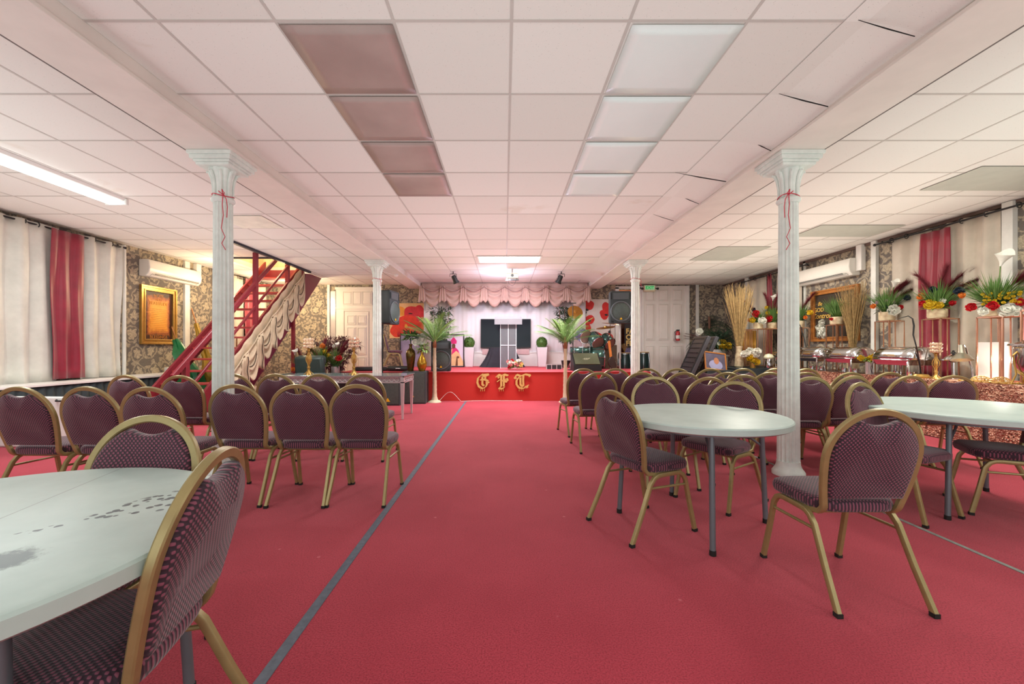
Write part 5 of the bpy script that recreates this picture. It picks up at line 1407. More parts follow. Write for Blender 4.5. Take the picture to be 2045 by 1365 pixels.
# snare like bongo set and mic stand, dark tree on the stage
t = thing('microphone_stand', 'thin black microphone stand at the right of the stage', 'microphone stand', (X_(1144, 10.0), 10.0, SZ))
part('pole', MB().cyl((0, 0, .02), (0, 0, Z_(605, 10.0) - SZ), .010), m_black, t); part('base', MB().lathe([(.13, 0), (.13, .015), (.02, .03)], seg=20), m_black, t)
part('boom', MB().cyl((-.1, 0, Z_(605, 10.) - SZ), (.08, 0, Z_(605, 10.) - SZ + .0), .012), m_black, t)
def darktree(lab, px, seed):
    rr = random.Random(seed); Y = 11.3; t = thing('dark_leafed_tree', lab, 'plant', (X_(px, Y), Y, SZ), 0, 'dark artificial trees behind the palms')
    mb = MB(); mb2 = MB()
    for i in range(7):
        a = rr.uniform(0, 6.28); p = Vector((0, 0, .05)); d = Vector((cos(a) * .12, sin(a) * .12, 1)); pts = [p.copy()]
        for k in range(8): p = p + d * .19; d += Vector((rr.uniform(-.09, .09), rr.uniform(-.09, .09), 0)); pts.append(p.copy())
        mb.sweep([tuple(q) for q in pts], .010, 5)
        for q in pts[4:]: leaves(mb2, q, 26, .15, .11, .024, rr, 1)
    part('pot', MB().lathe([(.10, 0), (.13, .2), (.12, .2), (.001, .18)], seg=16), m_dark, t)
    part('stem', mb, M('brown_stem', (110, 76, 60), .7), t); part('leaves', mb2, m_dgreen, t, smooth=0)
darktree('dark-leafed artificial tree behind the left palm', 880, 3)
darktree('dark-leafed artificial tree behind the right palm', 1130, 8)
# left stage: keyboard-like black case and pedal
t = thing('keyboard_case', 'long black keyboard case lying across the stage corner at the left', 'case', (-3.15, 9.75, SZ), 6)
part('body', MB().box(-.42, .42, -.16, .16, 0, .10), m_black, t, bevel=.03)
part('piping', MB().sweep([(-.42, -.165, .09), (-.3, -.168, .10), (.3, -.168, .10), (.42, -.165, .09)], .006, 5), m_sil, t)
t = thing('keyboard_case', 'rounded black instrument case beside the vases on the stage edge', 'case', (-2.45, 9.62, SZ), -6)
part('body', MB().box(-.30, .30, -.12, .12, 0, .12), m_black, t, bevel=.05); part('handle', MB().sweep([(-.06, -.13, .06), (-.05, -.15, .07), (.05, -.15, .07), (.06, -.13, .06)], .008, 6), m_sil, t)

# ================================================================== ceiling fixtures over the stage
t = thing('ceiling_light_panel', 'lit white rectangular ceiling panel above the stage', 'ceiling light', (.095, 8.78, CEIL - .006))
part('frame', MB().box(-.68, .68, -.31, .31, -.012, 0), m_white, t, smooth=0)
part('diffuser', MB().box(-.64, .64, -.27, .27, -.016, -.011), EM('lit_diffuser', (250, 255, 235), 6.0), t, smooth=0)
t = thing('projector', 'white ceiling-mounted projector above the lectern', 'projector', (X_(1023, 9.9), 9.9, CEIL - .004))
part('mount', MB().cyl((0, 0, 0), (0, 0, -.10), .02).box(-.10, .10, -.06, .06, -.105, -.095), m_sil, t)
part('body', MB().box(-.15, .15, -.12, .12, -.23, -.11), M('cream_plastic', (214, 210, 190), .4, 0, .1), t, bevel=.02)
part('lens', MB().cyl((0, -.12, -.17), (0, -.15, -.17), .035, .03), m_black, t)
part('lower_tray', MB().box(-.16, .16, -.05, .05, -.265, -.25).cyl((-.1, 0, -.25), (-.1, 0, -.23), .008).cyl((.1, 0, -.25), (.1, 0, -.23), .008), m_black, t, smooth=0)
part('cable', MB().sweep([(-.1, 0, -.26), (-.08, 0, -.36), (0, 0, -.40), (.06, 0, -.36), (.09, 0, -.26)], .004, 5), m_black, t)
def stage_spot(lab, x, tilt, s):
    t = thing('stage_spotlight', lab, 'spotlight', (x, 10.2, CEIL - .004), 0, 'stage spotlights on the ceiling')
    part('bracket', MB().sweep([(0, 0, 0), (0, 0, -.06)], .012, 6).sweep([(-.08, 0, -.13), (-.08, 0, -.06), (.08, 0, -.06), (.08, 0, -.13)], .008, 6), m_black, t)
    a = Vector((s * .45, .35, -1)).normalized(); p = Vector((0, 0, -.10))
    part('can', MB().lathe([(.05, 0), (.06, .03), (.062, .14), (.085, .20), (.078, .20), (.055, .15)], p, 18, True, False, axis=a), m_black, t)
    part('lamp_glass', MB().lathe([(.06, .165), (.001, .17)], p, 16, False, True, axis=a), EM('spot_lens', (255, 226, 200), 3.0), t)
stage_spot('black stage spotlight on the ceiling left of the projector', X_(905, 10.2), 0, 1)
stage_spot('black stage spotlight on the ceiling right of the projector', X_(1121, 10.2), 0, -1)
t = thing('security_camera', 'small white round fitting with a cord under the left beam near the stage', 'security camera', (-2.62, 9.9, BEAM))
part('body', MB().lathe([(.05, 0), (.055, -.03), (.03, -.06), (.001, -.062)][::-1], seg=16), m_white, t); part('cord', MB().sweep([(-.02, 0, -.02), (-.12, -.2, -.015), (-.22, -.5, -.01)], .006, 5), m_white, t)
# fluorescent strip
t = thing('fluorescent_fixture', 'long lit fluorescent strip on the left ceiling', 'ceiling light', (-4.95, 3.95, CEIL - .003))
part('housing', MB().prism([(-.13, 0), (.13, 0), (.11, -.03), (.05, -.055), (-.05, -.055), (-.11, -.03)][::-1], -1.28, 1.28, 'xz'), m_white, t, smooth=0)
part('end_cap', MB().box(-.14, .14, 1.27, 1.31, -.085, 0).box(-.14, .14, -1.31, -1.27, -.085, 0), m_white, t, smooth=0, bevel=.01)
for s in (-1, 1): part('tube', MB().cyl((s * .055, -1.25, -.068), (s * .055, 1.25, -.068), .018, seg=14), EM('lit_tube', (240, 255, 250), 5.0), t, label='glowing tube')
# red pull cord tag and exit sign
t = thing('exit_sign', 'green EXIT sign in a white casing above the double doors', 'exit sign', (X_(1297, 12.2), 12.2, 2.93))
part('housing', MB().box(-.17, .17, -.03, .06, -.06, .13), M('ivory_casing', (226, 210, 180), .5), t, smooth=0, bevel=.01)
part('face', MB().box(-.14, .14, -.034, -.030, -.005, .115), EM('exit_face', (150, 210, 165), .35), t, smooth=0)
text('lettering', 'EXIT', .12, (0, -.036, .015), (pi / 2, 0, 0), EM('exit_green', (10, 150, 60), .7), t, .001, bold=.003)
mb = MB()
for s in (-1, 1): mb.lathe([(.02, 0), (.035, .03), (.035, .05)], (s * .21, -.02, .03), 12, axis=(s * .5, -.8, -.2)); mb.box(min(s * .16, s * .22), max(s * .16, s * .22), -.01, .01, .02, .05)
part('emergency_lamp', mb, m_dark, t)
# doorway contents
t = thing('church_poster', 'dark poster with yellow lettering in the open doorway', 'poster', (3.92, BACK + .2, 0))
part('sheet', MB().box(-.26, .26, 0, .012, .9, 2.0), M('dark_poster_paper', (40, 30, 34), .6, 0, .2, 6), t, smooth=0)
for i, s_ in enumerate(('FAITH', 'OVER', 'FEAR')): text('lettering', s_, .22, (-.22, -.003, 1.64 - .185 * i), (pi / 2, 0, 0), M('poster_yellow', (236, 200, 120), .6), t, .002, 'LEFT', bold=.006)
mb = MB().box(-.24, .20, -.004, 0, .95, 1.2)
part('printed_photo', mb, M('violet_crowd_print', (110, 100, 140), .6, 0, .6, 20), t, smooth=0)
t = thing('wooden_shelf', 'brown wooden shelf unit just inside the open doorway', 'shelf', (3.72, BACK + .75, 0))
mb = MB()
for z in (.3, .65, 1.0, 2.15, 2.55): mb.box(-.33, .5, -.15, .15, z, z + .03)
mb.box(-.36, -.33, -.15, .15, 0, 2.6); mb.box(.5, .53, -.15, .15, 0, 2.6); mb.box(-.36, .53, .14, .16, 0, 2.6)
part('carcass', mb, M('dark_red_wood', (120, 62, 36), .5, 0, .3, 10), t, smooth=0)
# conga drums
def conga(lab, x, y, h, r):
    t = thing('conga_drum', lab, 'drum', (x, y, 0), 0, 'conga drums by the double doors')
    part('shell', MB().lathe([(r * .62, 0), (r * .80, h * .2), (r * 1.05, h * .55), (r * 1.02, h * .8), (r * .92, h)], seg=26), M('black_green_lacquer', (30, 46, 46), .15, .2, .2, 6), t)
    part('drum_head', MB().lathe([(r * .94, h), (r * .94, h + .015), (.001, h + .02)], seg=26), M('hide_tan', (180, 150, 110), .6), t)
    mb = MB().lathe([(r * .96, h - .03), (r * 1.0, h - .03), (r * 1.0, h - .01), (r * .96, h - .01)], seg=26, cap0=False, cap1=False)
    for k in range(7): a = 2 * pi * k / 7; mb.sweep([(r * .99 * cos(a), r * .99 * sin(a), h - .02), (r * 1.12 * cos(a), r * 1.12 * sin(a), h * .82), (r * 1.09 * cos(a), r * 1.09 * sin(a), h * .55)], .006, 5)
    mb.lathe([(r * 1.06, h * .5), (r * 1.075, h * .5), (r * 1.075, h * .54), (r * 1.06, h * .54)], seg=26, cap0=False, cap1=False)
    part('lugs', mb, m_chrome, t)
conga('dark green conga drum just left of the far right column', X_(1247, 10.9), 10.9, 1.06, .17)
conga('dark green conga drum just right of the far right column', X_(1284, 10.9), 10.9, 1.08, .165)
t = thing('dried_bunch', 'small straw-coloured dried bunch on the left conga drum', 'dried flowers', (X_(1247, 10.9), 10.9, 1.08))
mb = MB(); rr = random.Random(3)
for i in range(90): a = rr.uniform(0, 6.28); e = rr.uniform(0, .5); mb.blade((0, 0, 0), (cos(a) * e, sin(a) * e, 1), .3, .006, .2, 2)
part('stalks', mb, m_twig, t, smooth=0)
# fire extinguisher
t = thing('fire_extinguisher', 'red fire extinguisher hanging on the double doors', 'fire extinguisher', (X_(1356, 12.1), 12.18, Z_(680, 12.2)))
part('cylinder', MB().lathe([(.05, 0), (.06, .01), (.062, .22), (.05, .27), (.025, .29)], seg=20), M('extinguisher_red', (190, 24, 34), .3), t)
part('valve', MB().box(-.04, .05, -.015, .015, .29, .33).cyl((0, 0, .28), (0, 0, .31), .02), m_black, t)
part('hose', MB().sweep([(-.03, 0, .31), (-.09, 0, .26), (-.08, 0, .10), (-.07, 0, .04)], .01, 6), m_black, t)
part('label', MB().lathe([(.0635, .06), (.0635, .16)], seg=20, cap0=False, cap1=False), m_white, t)
part('hanger', MB().box(-.02, .02, .03, .13, .2, .24), m_dark, t, smooth=0)
# ================================================================== right side: leaning tables, buffet
for i, (px, yy) in enumerate(((1349, 9.6), (1366, 9.85))):
    t = thing('folded_black_table', ('front' if i == 0 else 'rear') + ' one of the two black plastic tables leaning near the right back corner', 'folding table', (X_(px, yy) - .02, yy, 0), 0, 'black tables leaning by the right back corner')
    R = Matrix.Rotation(radians(24), 4, 'Y')
    mb = MB(R); mb.box(-.04, .04, -.35, .35, .05, 1.60); part('tabletop', mb, M('dark_grey_table_plastic', (66, 66, 72), .45, 0, .1), t, bevel=.012, smooth=0)
    mb = MB(R)
    mb.box(-.052, -.04, -.31, .31, .09, .13); mb.box(-.052, -.04, -.31, .31, 1.52, 1.56); mb.box(-.052, -.04, -.31, -.27, .13, 1.52); mb.box(-.052, -.04, .27, .31, .13, 1.52)
    for k in range(11): mb.sweep([(-.044, -.25 + q * .05, .2 + k * .12 + .02 * (q % 2)) for q in range(11)], .006, 4)
    part('underside_ribs', mb, m_black, t)
solo('easel_strut', MB().cyl((0, 0, 0), (.02, .02, 1.30), .02), m_black, 'upright black bar the leaning tables rest on', 'post', (X_(1366, 9.85) + .66, 9.9, 0))
# buffet tables
def buffet(lab, x0, x1, y0, y1, h, mt):
    t = thing('buffet_table', lab, 'table', ((x0 + x1) / 2, (y0 + y1) / 2, 0))
    hx, hy = (x1 - x0) / 2, (y1 - y0) / 2
    P = []
    n = int((hx + hy) * 2 / .045)
    per = []
    for i in range(n):
        s = i / n * 4 * (hx + hy)
        if s < 2 * hx: per.append((-hx + s, -hy, 0, -1))
        elif s < 2 * hx + 2 * hy: per.append((hx, -hy + s - 2 * hx, 1, 0))
        elif s < 4 * hx + 2 * hy: per.append((hx - (s - 2 * hx - 2 * hy), hy, 0, 1))
        else: per.append((-hx, hy - (s - 4 * hx - 2 * hy), -1, 0))
    rs = []
    for z, am in ((.01, .030), (h * .45, .018), (h - .03, .004), (h, 0)):
        rs.append([(a + nx * (am * (1 + sin(i * 1.15 + sin(i * .31) * 2))), b + ny * (am * (1 + sin(i * 1.15 + sin(i * .31) * 2))), z) for i, (a, b, nx, ny) in enumerate(per)])
    part('tablecloth', MB().rings(rs), mt, t, smooth=45)
    return t
buffet('buffet table under a crumpled rose gold sequin cloth, right wall', 5.80, 6.50, 3.9, 9.0, .77, m_seq)
buffet('table under a dark cloth at the far end of the buffet', 5.15, 6.44, 9.15, 10.4, .74, m_skirt)
# black garment hanging on the table end
rr = random.Random(9)
t = thing('black_jacket', 'black jacket draped on the floor against the sequin cloth', 'jacket', (5.45, 4.05, 0))
part('cloth', MB().lathe([(.22, 0), (.26, .05), (.22, .2), (.17, .42), (.10, .58), (.001, .62)], seg=40, flute=7, fd=.28), M('black_wool', (28, 34, 40), .8, 0, .3, 8), t)
# gold flower stands
def stand_g(lab, x, y, w, h, top=None):
    t = thing('gold_stand', lab, 'stand', (x, y, .77), 0, 'rose gold frame stands on the buffet')
    mb = MB(); r = .007
    for sx in (-1, 1):
        for sy in (-1, 1): mb.box(sx * w - r, sx * w + r, sy * w - r, sy * w + r, 0, h)
    for z in (r, h - r):
        for s in (-1, 1): mb.box(-w, w, s * w - r, s * w + r, z - r, z + r); mb.box(s * w - r, s * w + r, -w, w, z - r, z + r)
    part('frame', mb, m_rose, t, smooth=0)
    q = w * (top or .8); part('top_plate', MB().box(-q, q, -q, q, h, h + .008), m_rose, t, smooth=0)
    mb = MB()
    for sx, sy in ((-.4, -.4), (.4, -.4), (.4, .4), (-.4, .4)): mb.box(sx * w - r * .8, sx * w + r * .8, sy * w - r * .8, sy * w + r * .8, 0, h)
    part('inner_rod', mb, m_rose, t, smooth=0)
    return .77 + h + .008
S1 = stand_g('rose gold stand behind the second nearest chafing dish', 6.37, 6.80, .125, .87)
S2 = stand_g('rose gold stand behind the nearest chafing dish, in front of the crimson curtain', 6.34, 5.98, .13, .85)
S3 = stand_g('rose gold stand at the right edge beside the desk lamp', 6.28, 5.20, .14, .82, 1.0)
S4 = stand_g('rose gold stand in front of the framed mirror', 6.37, 7.86, .12, .87)
S5 = stand_g('rose gold stand far along the buffet, left of the near right column', 6.25, 9.75, .15, .88, 1.3)
S6 = stand_g('rose gold stand just right of the near right column, behind the far chafing dish', 6.32, 8.82, .125, .86)
stand_g('rose gold stand nearest the camera at the far right edge', 6.15, 4.62, .15, .86, 1.0)
stand_g('second rose gold stand at the far end of the buffet', 5.75, 9.7, .14, .86, .8)
GA = 'flower arrangements on the gold stands'
arrangement('flower arrangement with burgundy plume and white calla, right of the twig vase', (6.33, 6.80, S1), 51, ('birch', .105, .14), (150, .44, .85),
            [(m_fred, .16, -.08, .20, .04), (m_fpin, -.02, -.1, .32, .03), (m_fpin, .08, -.1, .30, .03), (m_fpin, -.12, -.08, .30, .03), (m_fnav, .24, -.05, .36, .05), (m_fora, -.17, -.1, .24, .045), (m_fwhi, .08, -.1, .16, .09)],
            [(0, 0, .15, .15, 0, 1, .58, .7), (0, 0, .15, .05, 0, 1, .62, .8), (0, 0, .15, .35, 0, 1, .5, .8)], [(.08, -.05, .54, .055)], 4, GA, rz=-42)
arrangement('flower arrangement with spreading burgundy plumes and lime daisies, in front of the crimson curtain', (6.30, 5.98, S2), 52, ('birch', .11, .13), (170, .44, .95),
            [(m_fyel, -.08, -.12, .20, .075), (m_fyel, .0, -.12, .18, .06), (m_fora, -.17, -.1, .32, .05), (m_fred, -.16, -.1, .22, .045), (m_fwhi, .04, -.12, .24, .04), (m_fnav, -.05, -.05, .42, .05), (m_fred, .14, -.1, .20, .04)],
            [(0, 0, .2, -.2, 0, 1, .55, .5), (0, 0, .2, .05, 0, 1, .58, .3), (0, 0, .2, .5, -.1, 1, .55, .9), (0, 0, .2, .75, -.1, 1, .55, 1.0), (0, 0, .2, .3, 0, 1, .6, .6)], (), 5, GA, rz=-42)
arrangement('large arrangement with yellow berries, red roses and a white calla at the right edge', (6.22, 5.20, S3), 53, ('birch', .12, .12), (210, .46, 1.1),
            [(m_fyel, -.12 + .042 * (i % 8) + rnd.uniform(-.015, .015), -.14 + rnd.uniform(-.03, .03), .16 + .038 * (i // 8) + rnd.uniform(-.015, .015), .019) for i in range(32)] + [(m_fred, -.22, -.12, .12, .055), (m_fred, -.05, -.18, .12, .055), (m_fred, .17, -.14, .15, .05), (m_fwhi, .06, -.15, .06, .08), (m_fwhi, -.12, -.14, .06, .055), (m_fnav, -.32, -.05, .34, .055), (m_fora, -.30, -.08, .28, .04), (m_fwhi, .14, -.13, .05, .065)],
            [(.05, 0, .2, .25, -.1, 1, .62, 1.0), (.07, 0, .2, .35, -.1, 1, .68, 1.1), (.06, 0, .2, .3, 0, 1, .75, 1.1), (.06, 0, .2, .45, 0, 1, .7, 1.0)], [(.03, -.05, .62, .085)], 7, GA, rz=-42)
arrangement('plain green grass tuft in a birch pot in front of the mirror', (6.36, 7.86, S4), 54, ('birch', .11, .14), (200, .42, .9), [(m_fred, -.08, -.1, .1, .03)], (), (), 0, GA, leafy=0, rz=-42)
arrangement('red and yellow flower arrangement with burgundy plumes, left pot of the far stand', (6.02, 9.75, S5 + .0), 55, ('birch', .10, .14), (70, .36, .9),
            [(m_fred, -.02, -.12, .34, .09), (m_fred, -.16, -.1, .20, .05), (m_fyel, -.1, -.12, .20, .07), (m_fwhi, .1, -.12, .18, .09), (m_fnav, -.1, 0, .46, .05), (m_fwhi, -.3, 0, .36, .05)], [(0, 0, .2, -.6, 0, 1, .75, .7), (0, 0, .2, -.5, 0, .8, .7, .9), (0, 0, .2, -.3, 0, 1, .7, .6)], (), 2, GA, rz=-42)
arrangement('red flower arrangement with tall green grass, right pot of the far stand', (6.34, 9.75, S5 + .0), 56, ('birch', .10, .14), (120, .46, .7),
            [(m_fred, -.05, -.12, .24, .09), (m_fyel, -.06, -.12, .36, .05), (m_fyel, .16, -.1, .38, .05), (m_fyel, -.1, -.05, .50, .04)], [(0, 0, .2, .3, 0, 1, .7, .4), (0, 0, .2, .1, 0, 1, .8, .3), (0, 0, .2, -.1, 0, 1, .7, .3)], [(.02, 0, .66, .06)], 2, GA, rz=-42)
arrangement('arrangement with grass and burgundy plumes just right of the near right column', (6.32, 8.82, S6), 57, ('birch', .10, .14), (100, .42, .7), [(m_fyel, .2, -.1, .3, .06), (m_fora, .12, -.1, .2, .04)], [(0, 0, .2, -.1, 0, 1, .65, .6), (0, 0, .2, .25, 0, 1, .62, .5)], (), 2, GA, rz=-42)
arrangement('small yellow flowers with dark leaves between the two nearest chafing dishes', (5.93, 6.68, .77), 58, ('glass', .05, .20), (0, 0, 0), [(m_fyel, -.1, -.03, .26, .05), (m_fyel, .04, -.04, .27, .06), (m_fyel, .11, 0, .26, .05), (m_fyel, .0, .0, .24, .05)], (), (), 0, None, 40, rz=-42)
arrangement('white lilies with golden foil leaves on the dark end table', (5.62, 9.3, .74), 59, ('gold', .06, .12), (0, 0, 0), [(m_fwhi, rnd.uniform(-.2, .2), rnd.uniform(-.1, .1), .34 + rnd.uniform(-.03, .06), .08) for i in range(9)] + [(m_fyel, rnd.uniform(-.1, .1), -.06, .14 + .04 * i, .07) for i in range(4)], (), (), 0, None, 60, rz=-25)
# tall bundles of dried twigs
def twigs(lab, loc, H, r0, r1, seed, n=230, vs=.5):
    rr = random.Random(seed); t = thing('twig_bundle', lab, 'dried branches', loc, 0, 'tall bundles of dried twigs')
    part('vase', MB().lathe([(.07, 0), (.10, .04), (.085, vs * .5), (.06, vs * .8), (.08, vs), (.07, vs), (.05, vs * .8), (.001, vs * .7)], seg=20), m_birch, t)
    mb = MB()
    for i in range(n):
        a = rr.uniform(0, 6.28); e = rr.random() ** .6; h = H * rr.uniform(.8, 1.02)
        p0 = Vector((cos(a) * r0 * e * .4, sin(a) * r0 * e * .4, vs * .6)); p1 = Vector((cos(a) * r1 * e, sin(a) * r1 * e, h))
        m_ = p0.lerp(p1, .5) + Vector((-cos(a) * .03 + rr.uniform(-.02, .02), -sin(a) * .03 + rr.uniform(-.02, .02), 0))
        mb.sweep([tuple(p0), tuple(m_), tuple(p1), tuple(p1 + Vector((rr.uniform(-.04, .04), rr.uniform(-.04, .04), .06)))], [.0045, .004, .003, .0012], 4)
    part('twigs', mb, m_twig, t, kind='stuff')
twigs('tall straw-coloured twig bundle left of the near right column, at the far buffet end', (5.42, 9.5, .74), 1.86, .05, .33, 1, 190)
twigs('tall straw-coloured twig bundle between the mirror and the second chafing dish', (6.40, 7.55, .77), 1.60, .03, .24, 2, 110, .35)
# chafing dishes
def chafer(lab, x, y, rz, s=1.0):
    t = thing('chafing_dish', lab, 'chafing dish', (x, y, .77), rz, 'roll top chafing dishes on the buffet')
    w, d, h = .28 * s, .22 * s, .225
    # domed lid: half cylinder with rounded ends
    rs = []
    for i in range(13):
        a = pi * i / 12; rs.append([(q * w * (1.0), -d * cos(a) * 1.0, h + .025 + .19 * sin(a)) for q in (-1, -.5, 0, .5, 1)])
    mb = MB(); vs = [p for r in rs for p in r]; fs = []
    for i in range(12):
        for j in range(4): fs.append((i * 5 + j, i * 5 + j + 1, (i + 1) * 5 + j + 1, (i + 1) * 5 + j))
    mb.add(vs, fs)
    for q in (-1, 1):
        # quarter sphere end caps
        g = [[(q * (w + .06 * sin(e) ), -d * cos(a) * cos(e), h + .025 + .19 * sin(a) * cos(e)) for a in [pi * i / 12 for i in range(13)]] for e in [pi / 2 * k / 5 for k in range(6)]]
        mb.add([p for r in g for p in r], [(k * 13 + i, k * 13 + i + 1, (k + 1) * 13 + i + 1, (k + 1) * 13 + i) for k in range(5) for i in range(12)])
    part('roll_top_lid', mb, m_chrome, t, solid=.006, smooth=60)
    part('water_pan', MB().rings([[(sx * w * q, sy * d * q, z) for sx, sy in ((-1, -1), (1, -1), (1, 1), (-1, 1))] for z, q in ((h - .055, .92), (h, 1.0), (h + .02, 1.06), (h + .024, 1.06))]), m_chrome, t, bevel=.006, smooth=40)
    for sx in (-1, 1):
        for sy in (-1, 1):
            part('leg', MB().sweep([(sx * w * .98, sy * d * .98, h), (sx * w * 1.06, sy * d * 1.06, h * .55), (sx * w * 1.0, sy * d * 1.0, .012), (sx * w * 1.08, sy * d * 1.08, .004)], prof=rprof(.03, .014), ref=(1, 0, 0)), m_chrome, t)
    part('lid_handle', MB().sweep([(-.08, -d * 1.03, h + .09), (-.07, -d * 1.12, h + .095), (.07, -d * 1.12, h + .095), (.08, -d * 1.03, h + .09)], .007, 6), m_goldb, t)
    part('fuel_holder', MB().lathe([(.04, 0), (.045, .07), (.04, .07), (.001, .06)], (-.12, 0, 0), 14).lathe([(.04, 0), (.045, .07), (.04, .07), (.001, .06)], (.12, 0, 0), 14), m_chrome, t)
    part('shelf', MB().box(-w * .95, w * .95, -d * .9, d * .9, .006, .012), m_chrome, t, smooth=0)
chafer('shiny roll-top chafing dish nearest the camera on the buffet', 6.03, 6.2, -90, 1.0)
chafer('shiny roll-top chafing dish second from the camera on the buffet', 6.03, 7.17, -90, 1.0)
chafer('shiny roll-top chafing dish third from the camera, behind the twig bundle', 6.03, 7.93, -90, .86)
chafer('shiny roll-top chafing dish farthest from the camera, right beside the near right column', 6.03, 8.62, -90, .84)
# desk lamp
t = thing('desk_lamp', 'brushed steel desk lamp shining on the buffet at the right edge', 'lamp', (6.02, 5.42, .77))
part('base', MB().lathe([(.07, 0), (.07, .015), (.02, .025)], (.10, -.05, 0), 20), m_chrome, t)
part('arm', MB().sweep([(.10, -.05, .02), (.13, -.02, .14), (.10, 0, .30), (.07, 0, .42), (.04, 0, .46), (.0, 0, .45)], .010, 8), m_chrome, t)
a = Vector((-.12, -.18, -1))
part('shade', MB().lathe([(.03, 0), (.035, .06), (.04, .11), (.075, .145), (.115, .20), (.11, .20), (.07, .15), (.03, .1)], (0, 0, .46), 28, True, False, axis=a), M('brushed_steel', (176, 172, 156), .3, .8, .08), t)
part('bulb', MB().sphere(Vector((0, 0, .46)) + a.normalized() * .15, .03), EM('lit_bulb', (255, 250, 226), 14.0), t)
l_ = spot('desk_lamp_light', (5.995, 5.38, 1.06), (5.95, 5.3, 0), 26, (1, .97, .85), 150, .03)
point('buffet_glow', (6.25, 5.15, 1.05), 5, (1, .98, .86), .05)
candle('gold crystal candle holder right of the nearest chafing dish', (5.90, 5.62, .77), 'candle holders on the buffet', .88)
candle('gold crystal candle holder just right of the near right column', (5.98, 8.50, 1.12), 'candle holders on the buffet', .6) if False else None
t = thing('cake_stand', 'tiered wire stand with gold baskets at the far end of the buffet', 'stand', (6.2, 9.25, .74))
part('pole', MB().cyl((0, 0, 0), (0, 0, .55), .008), m_goldb, t)
for z, r in ((.02, .17), (.30, .14)):
    mb = MB().lathe([(.001, z), (r, z), (r, z + .01), (.001, z + .01)], seg=24)
    for q in (z + .06,): mb.sweep([(r * cos(a_), r * sin(a_), q) for a_ in [2 * pi * i / 20 for i in range(20)]], .004, 4, closed=True)
    for k in range(16): b_ = 2 * pi * k / 16; mb.cyl((r * cos(b_), r * sin(b_), z), (r * cos(b_), r * sin(b_), z + .06), .003, seg=4)
    part('tier', mb, m_goldb, t)
# glass cake dome / platters
def cloche(lab, x, y, z, r):
    t = thing('footed_platter', lab, 'platter', (x, y, z), 0, 'silver lidded platters on the buffet')
    part('stem', MB().lathe([(r * .5, 0), (r * .45, .015), (.02, .04), (.018, .22), (.05, .24)], seg=18), m_chrome, t)
    part('plate', MB().lathe([(.02, .235), (r, .25), (r * 1.05, .262), (r * 1.03, .268), (r * .4, .262), (.001, .262)], seg=28), m_chrome, t)
    part('lid', MB().lathe([(r * .75, .268), (r * .6, .30), (r * .3, .325), (.02, .335)], seg=24), m_chrome, t)
    part('finial', MB().sphere((0, 0, .345), .018).sweep([(-.04, 0, .35), (0, 0, .375), (.04, 0, .35)], .006, 6).sphere((.0, 0, .38), .014), m_dark, t)
cloche('silver footed platter with a leafy finial above the gap between the two nearest chafing dishes', 6.30, 6.62, .77, .15)
cloche('silver footed platter behind the candle holder, near the desk lamp', 6.25, 5.72, .77, .14)
# glass vase with curly black stem
t = thing('glass_vase', 'tall clear glass vase right of the nearest chafing dish', 'vase', (5.94, 5.86, .77))
part('body', MB().lathe([(.05, 0), (.055, .01), (.03, .05), (.04, .2), (.075, .44), (.07, .44), (.035, .2), (.025, .06), (.001, .05)], seg=24), m_glass, t)
t = thing('curly_branch', 'dark curled branch standing in the glass vase', 'branch', (5.94, 5.86, .83))
part('stem', MB().sweep([(0, 0, 0), (-.03, 0, .22), (-.07, 0, .40), (-.11, 0, .55), (-.10, 0, .68), (-.12, 0, .78), (-.18, 0, .82), (-.26, 0, .80), (-.32, 0, .78)], [.008, .008, .008, .009, .011, .009, .007, .005, .003], 8), m_black, t)
t = thing('curly_branch', 'dark curled branch just right of the near right column', 'branch', (6.3, 8.55, .77))
part('stem', MB().sweep([(0, 0, 0), (0, 0, .3), (-.06, 0, .6), (-.13, 0, .85), (-.20, 0, 1.0), (-.30, 0, 1.05), (-.38, 0, 1.0)], .009, 8), m_black, t)
# coffee urn and baskets at the right edge
t = thing('coffee_urn', 'silver urn with gold legs at the right edge of the photo', 'urn', (6.02, 4.72, .77))
part('body', MB().lathe([(.05, .10), (.09, .14), (.12, .25), (.11, .42), (.12, .43), (.12, .445), (.001, .45)], seg=28), m_chrome, t)
for k in range(3): a_ = 2 * pi * k / 3 + .9; part('leg', MB().sweep([(.09 * cos(a_), .09 * sin(a_), .40), (.15 * cos(a_), .15 * sin(a_), .34), (.12 * cos(a_), .12 * sin(a_), .12), (.17 * cos(a_), .17 * sin(a_), .004)], .009, 6), m_goldb, t)
part('lid', MB().lathe([(.16, .45), (.155, .47), (.05, .50), (.02, .53), (.001, .535)], seg=28), m_chrome, t)
part('tap', MB().cyl((0, -.10, .2), (0, -.17, .2), .012).cyl((0, -.16, .22), (0, -.16, .15), .009), m_dark, t)
for i, (x, y, l) in enumerate(((5.94, 5.12, 'left'), (5.94, 4.92, 'right'))):
    t = thing('wire_basket', 'small gold wire dome basket on the tray, %s one' % l, 'basket', (x, y, .785), 0, 'gold wire baskets on the tray')
    mb = MB()
    for k in range(9):
        a_ = pi * k / 9; mb.sweep([(.09 * cos(q) * cos(a_), .09 * cos(q) * sin(a_), .06 * sin(q)) for q in [pi * j / 10 for j in range(11)]], .0035, 4)
    for z in (.0, .3, .7): mb.sweep([(.09 * cos(z * 1.4) * cos(q), .09 * cos(z * 1.4) * sin(q), .004 + .06 * sin(z * 1.4)) for q in [2 * pi * j / 18 for j in range(18)]], .0035, 4, closed=True)
    part('wire_dome', mb, m_goldb, t)
t = thing('gold_tray', 'ornate gold tray on the front edge of the buffet at the right', 'tray', (5.95, 5.03, .77))
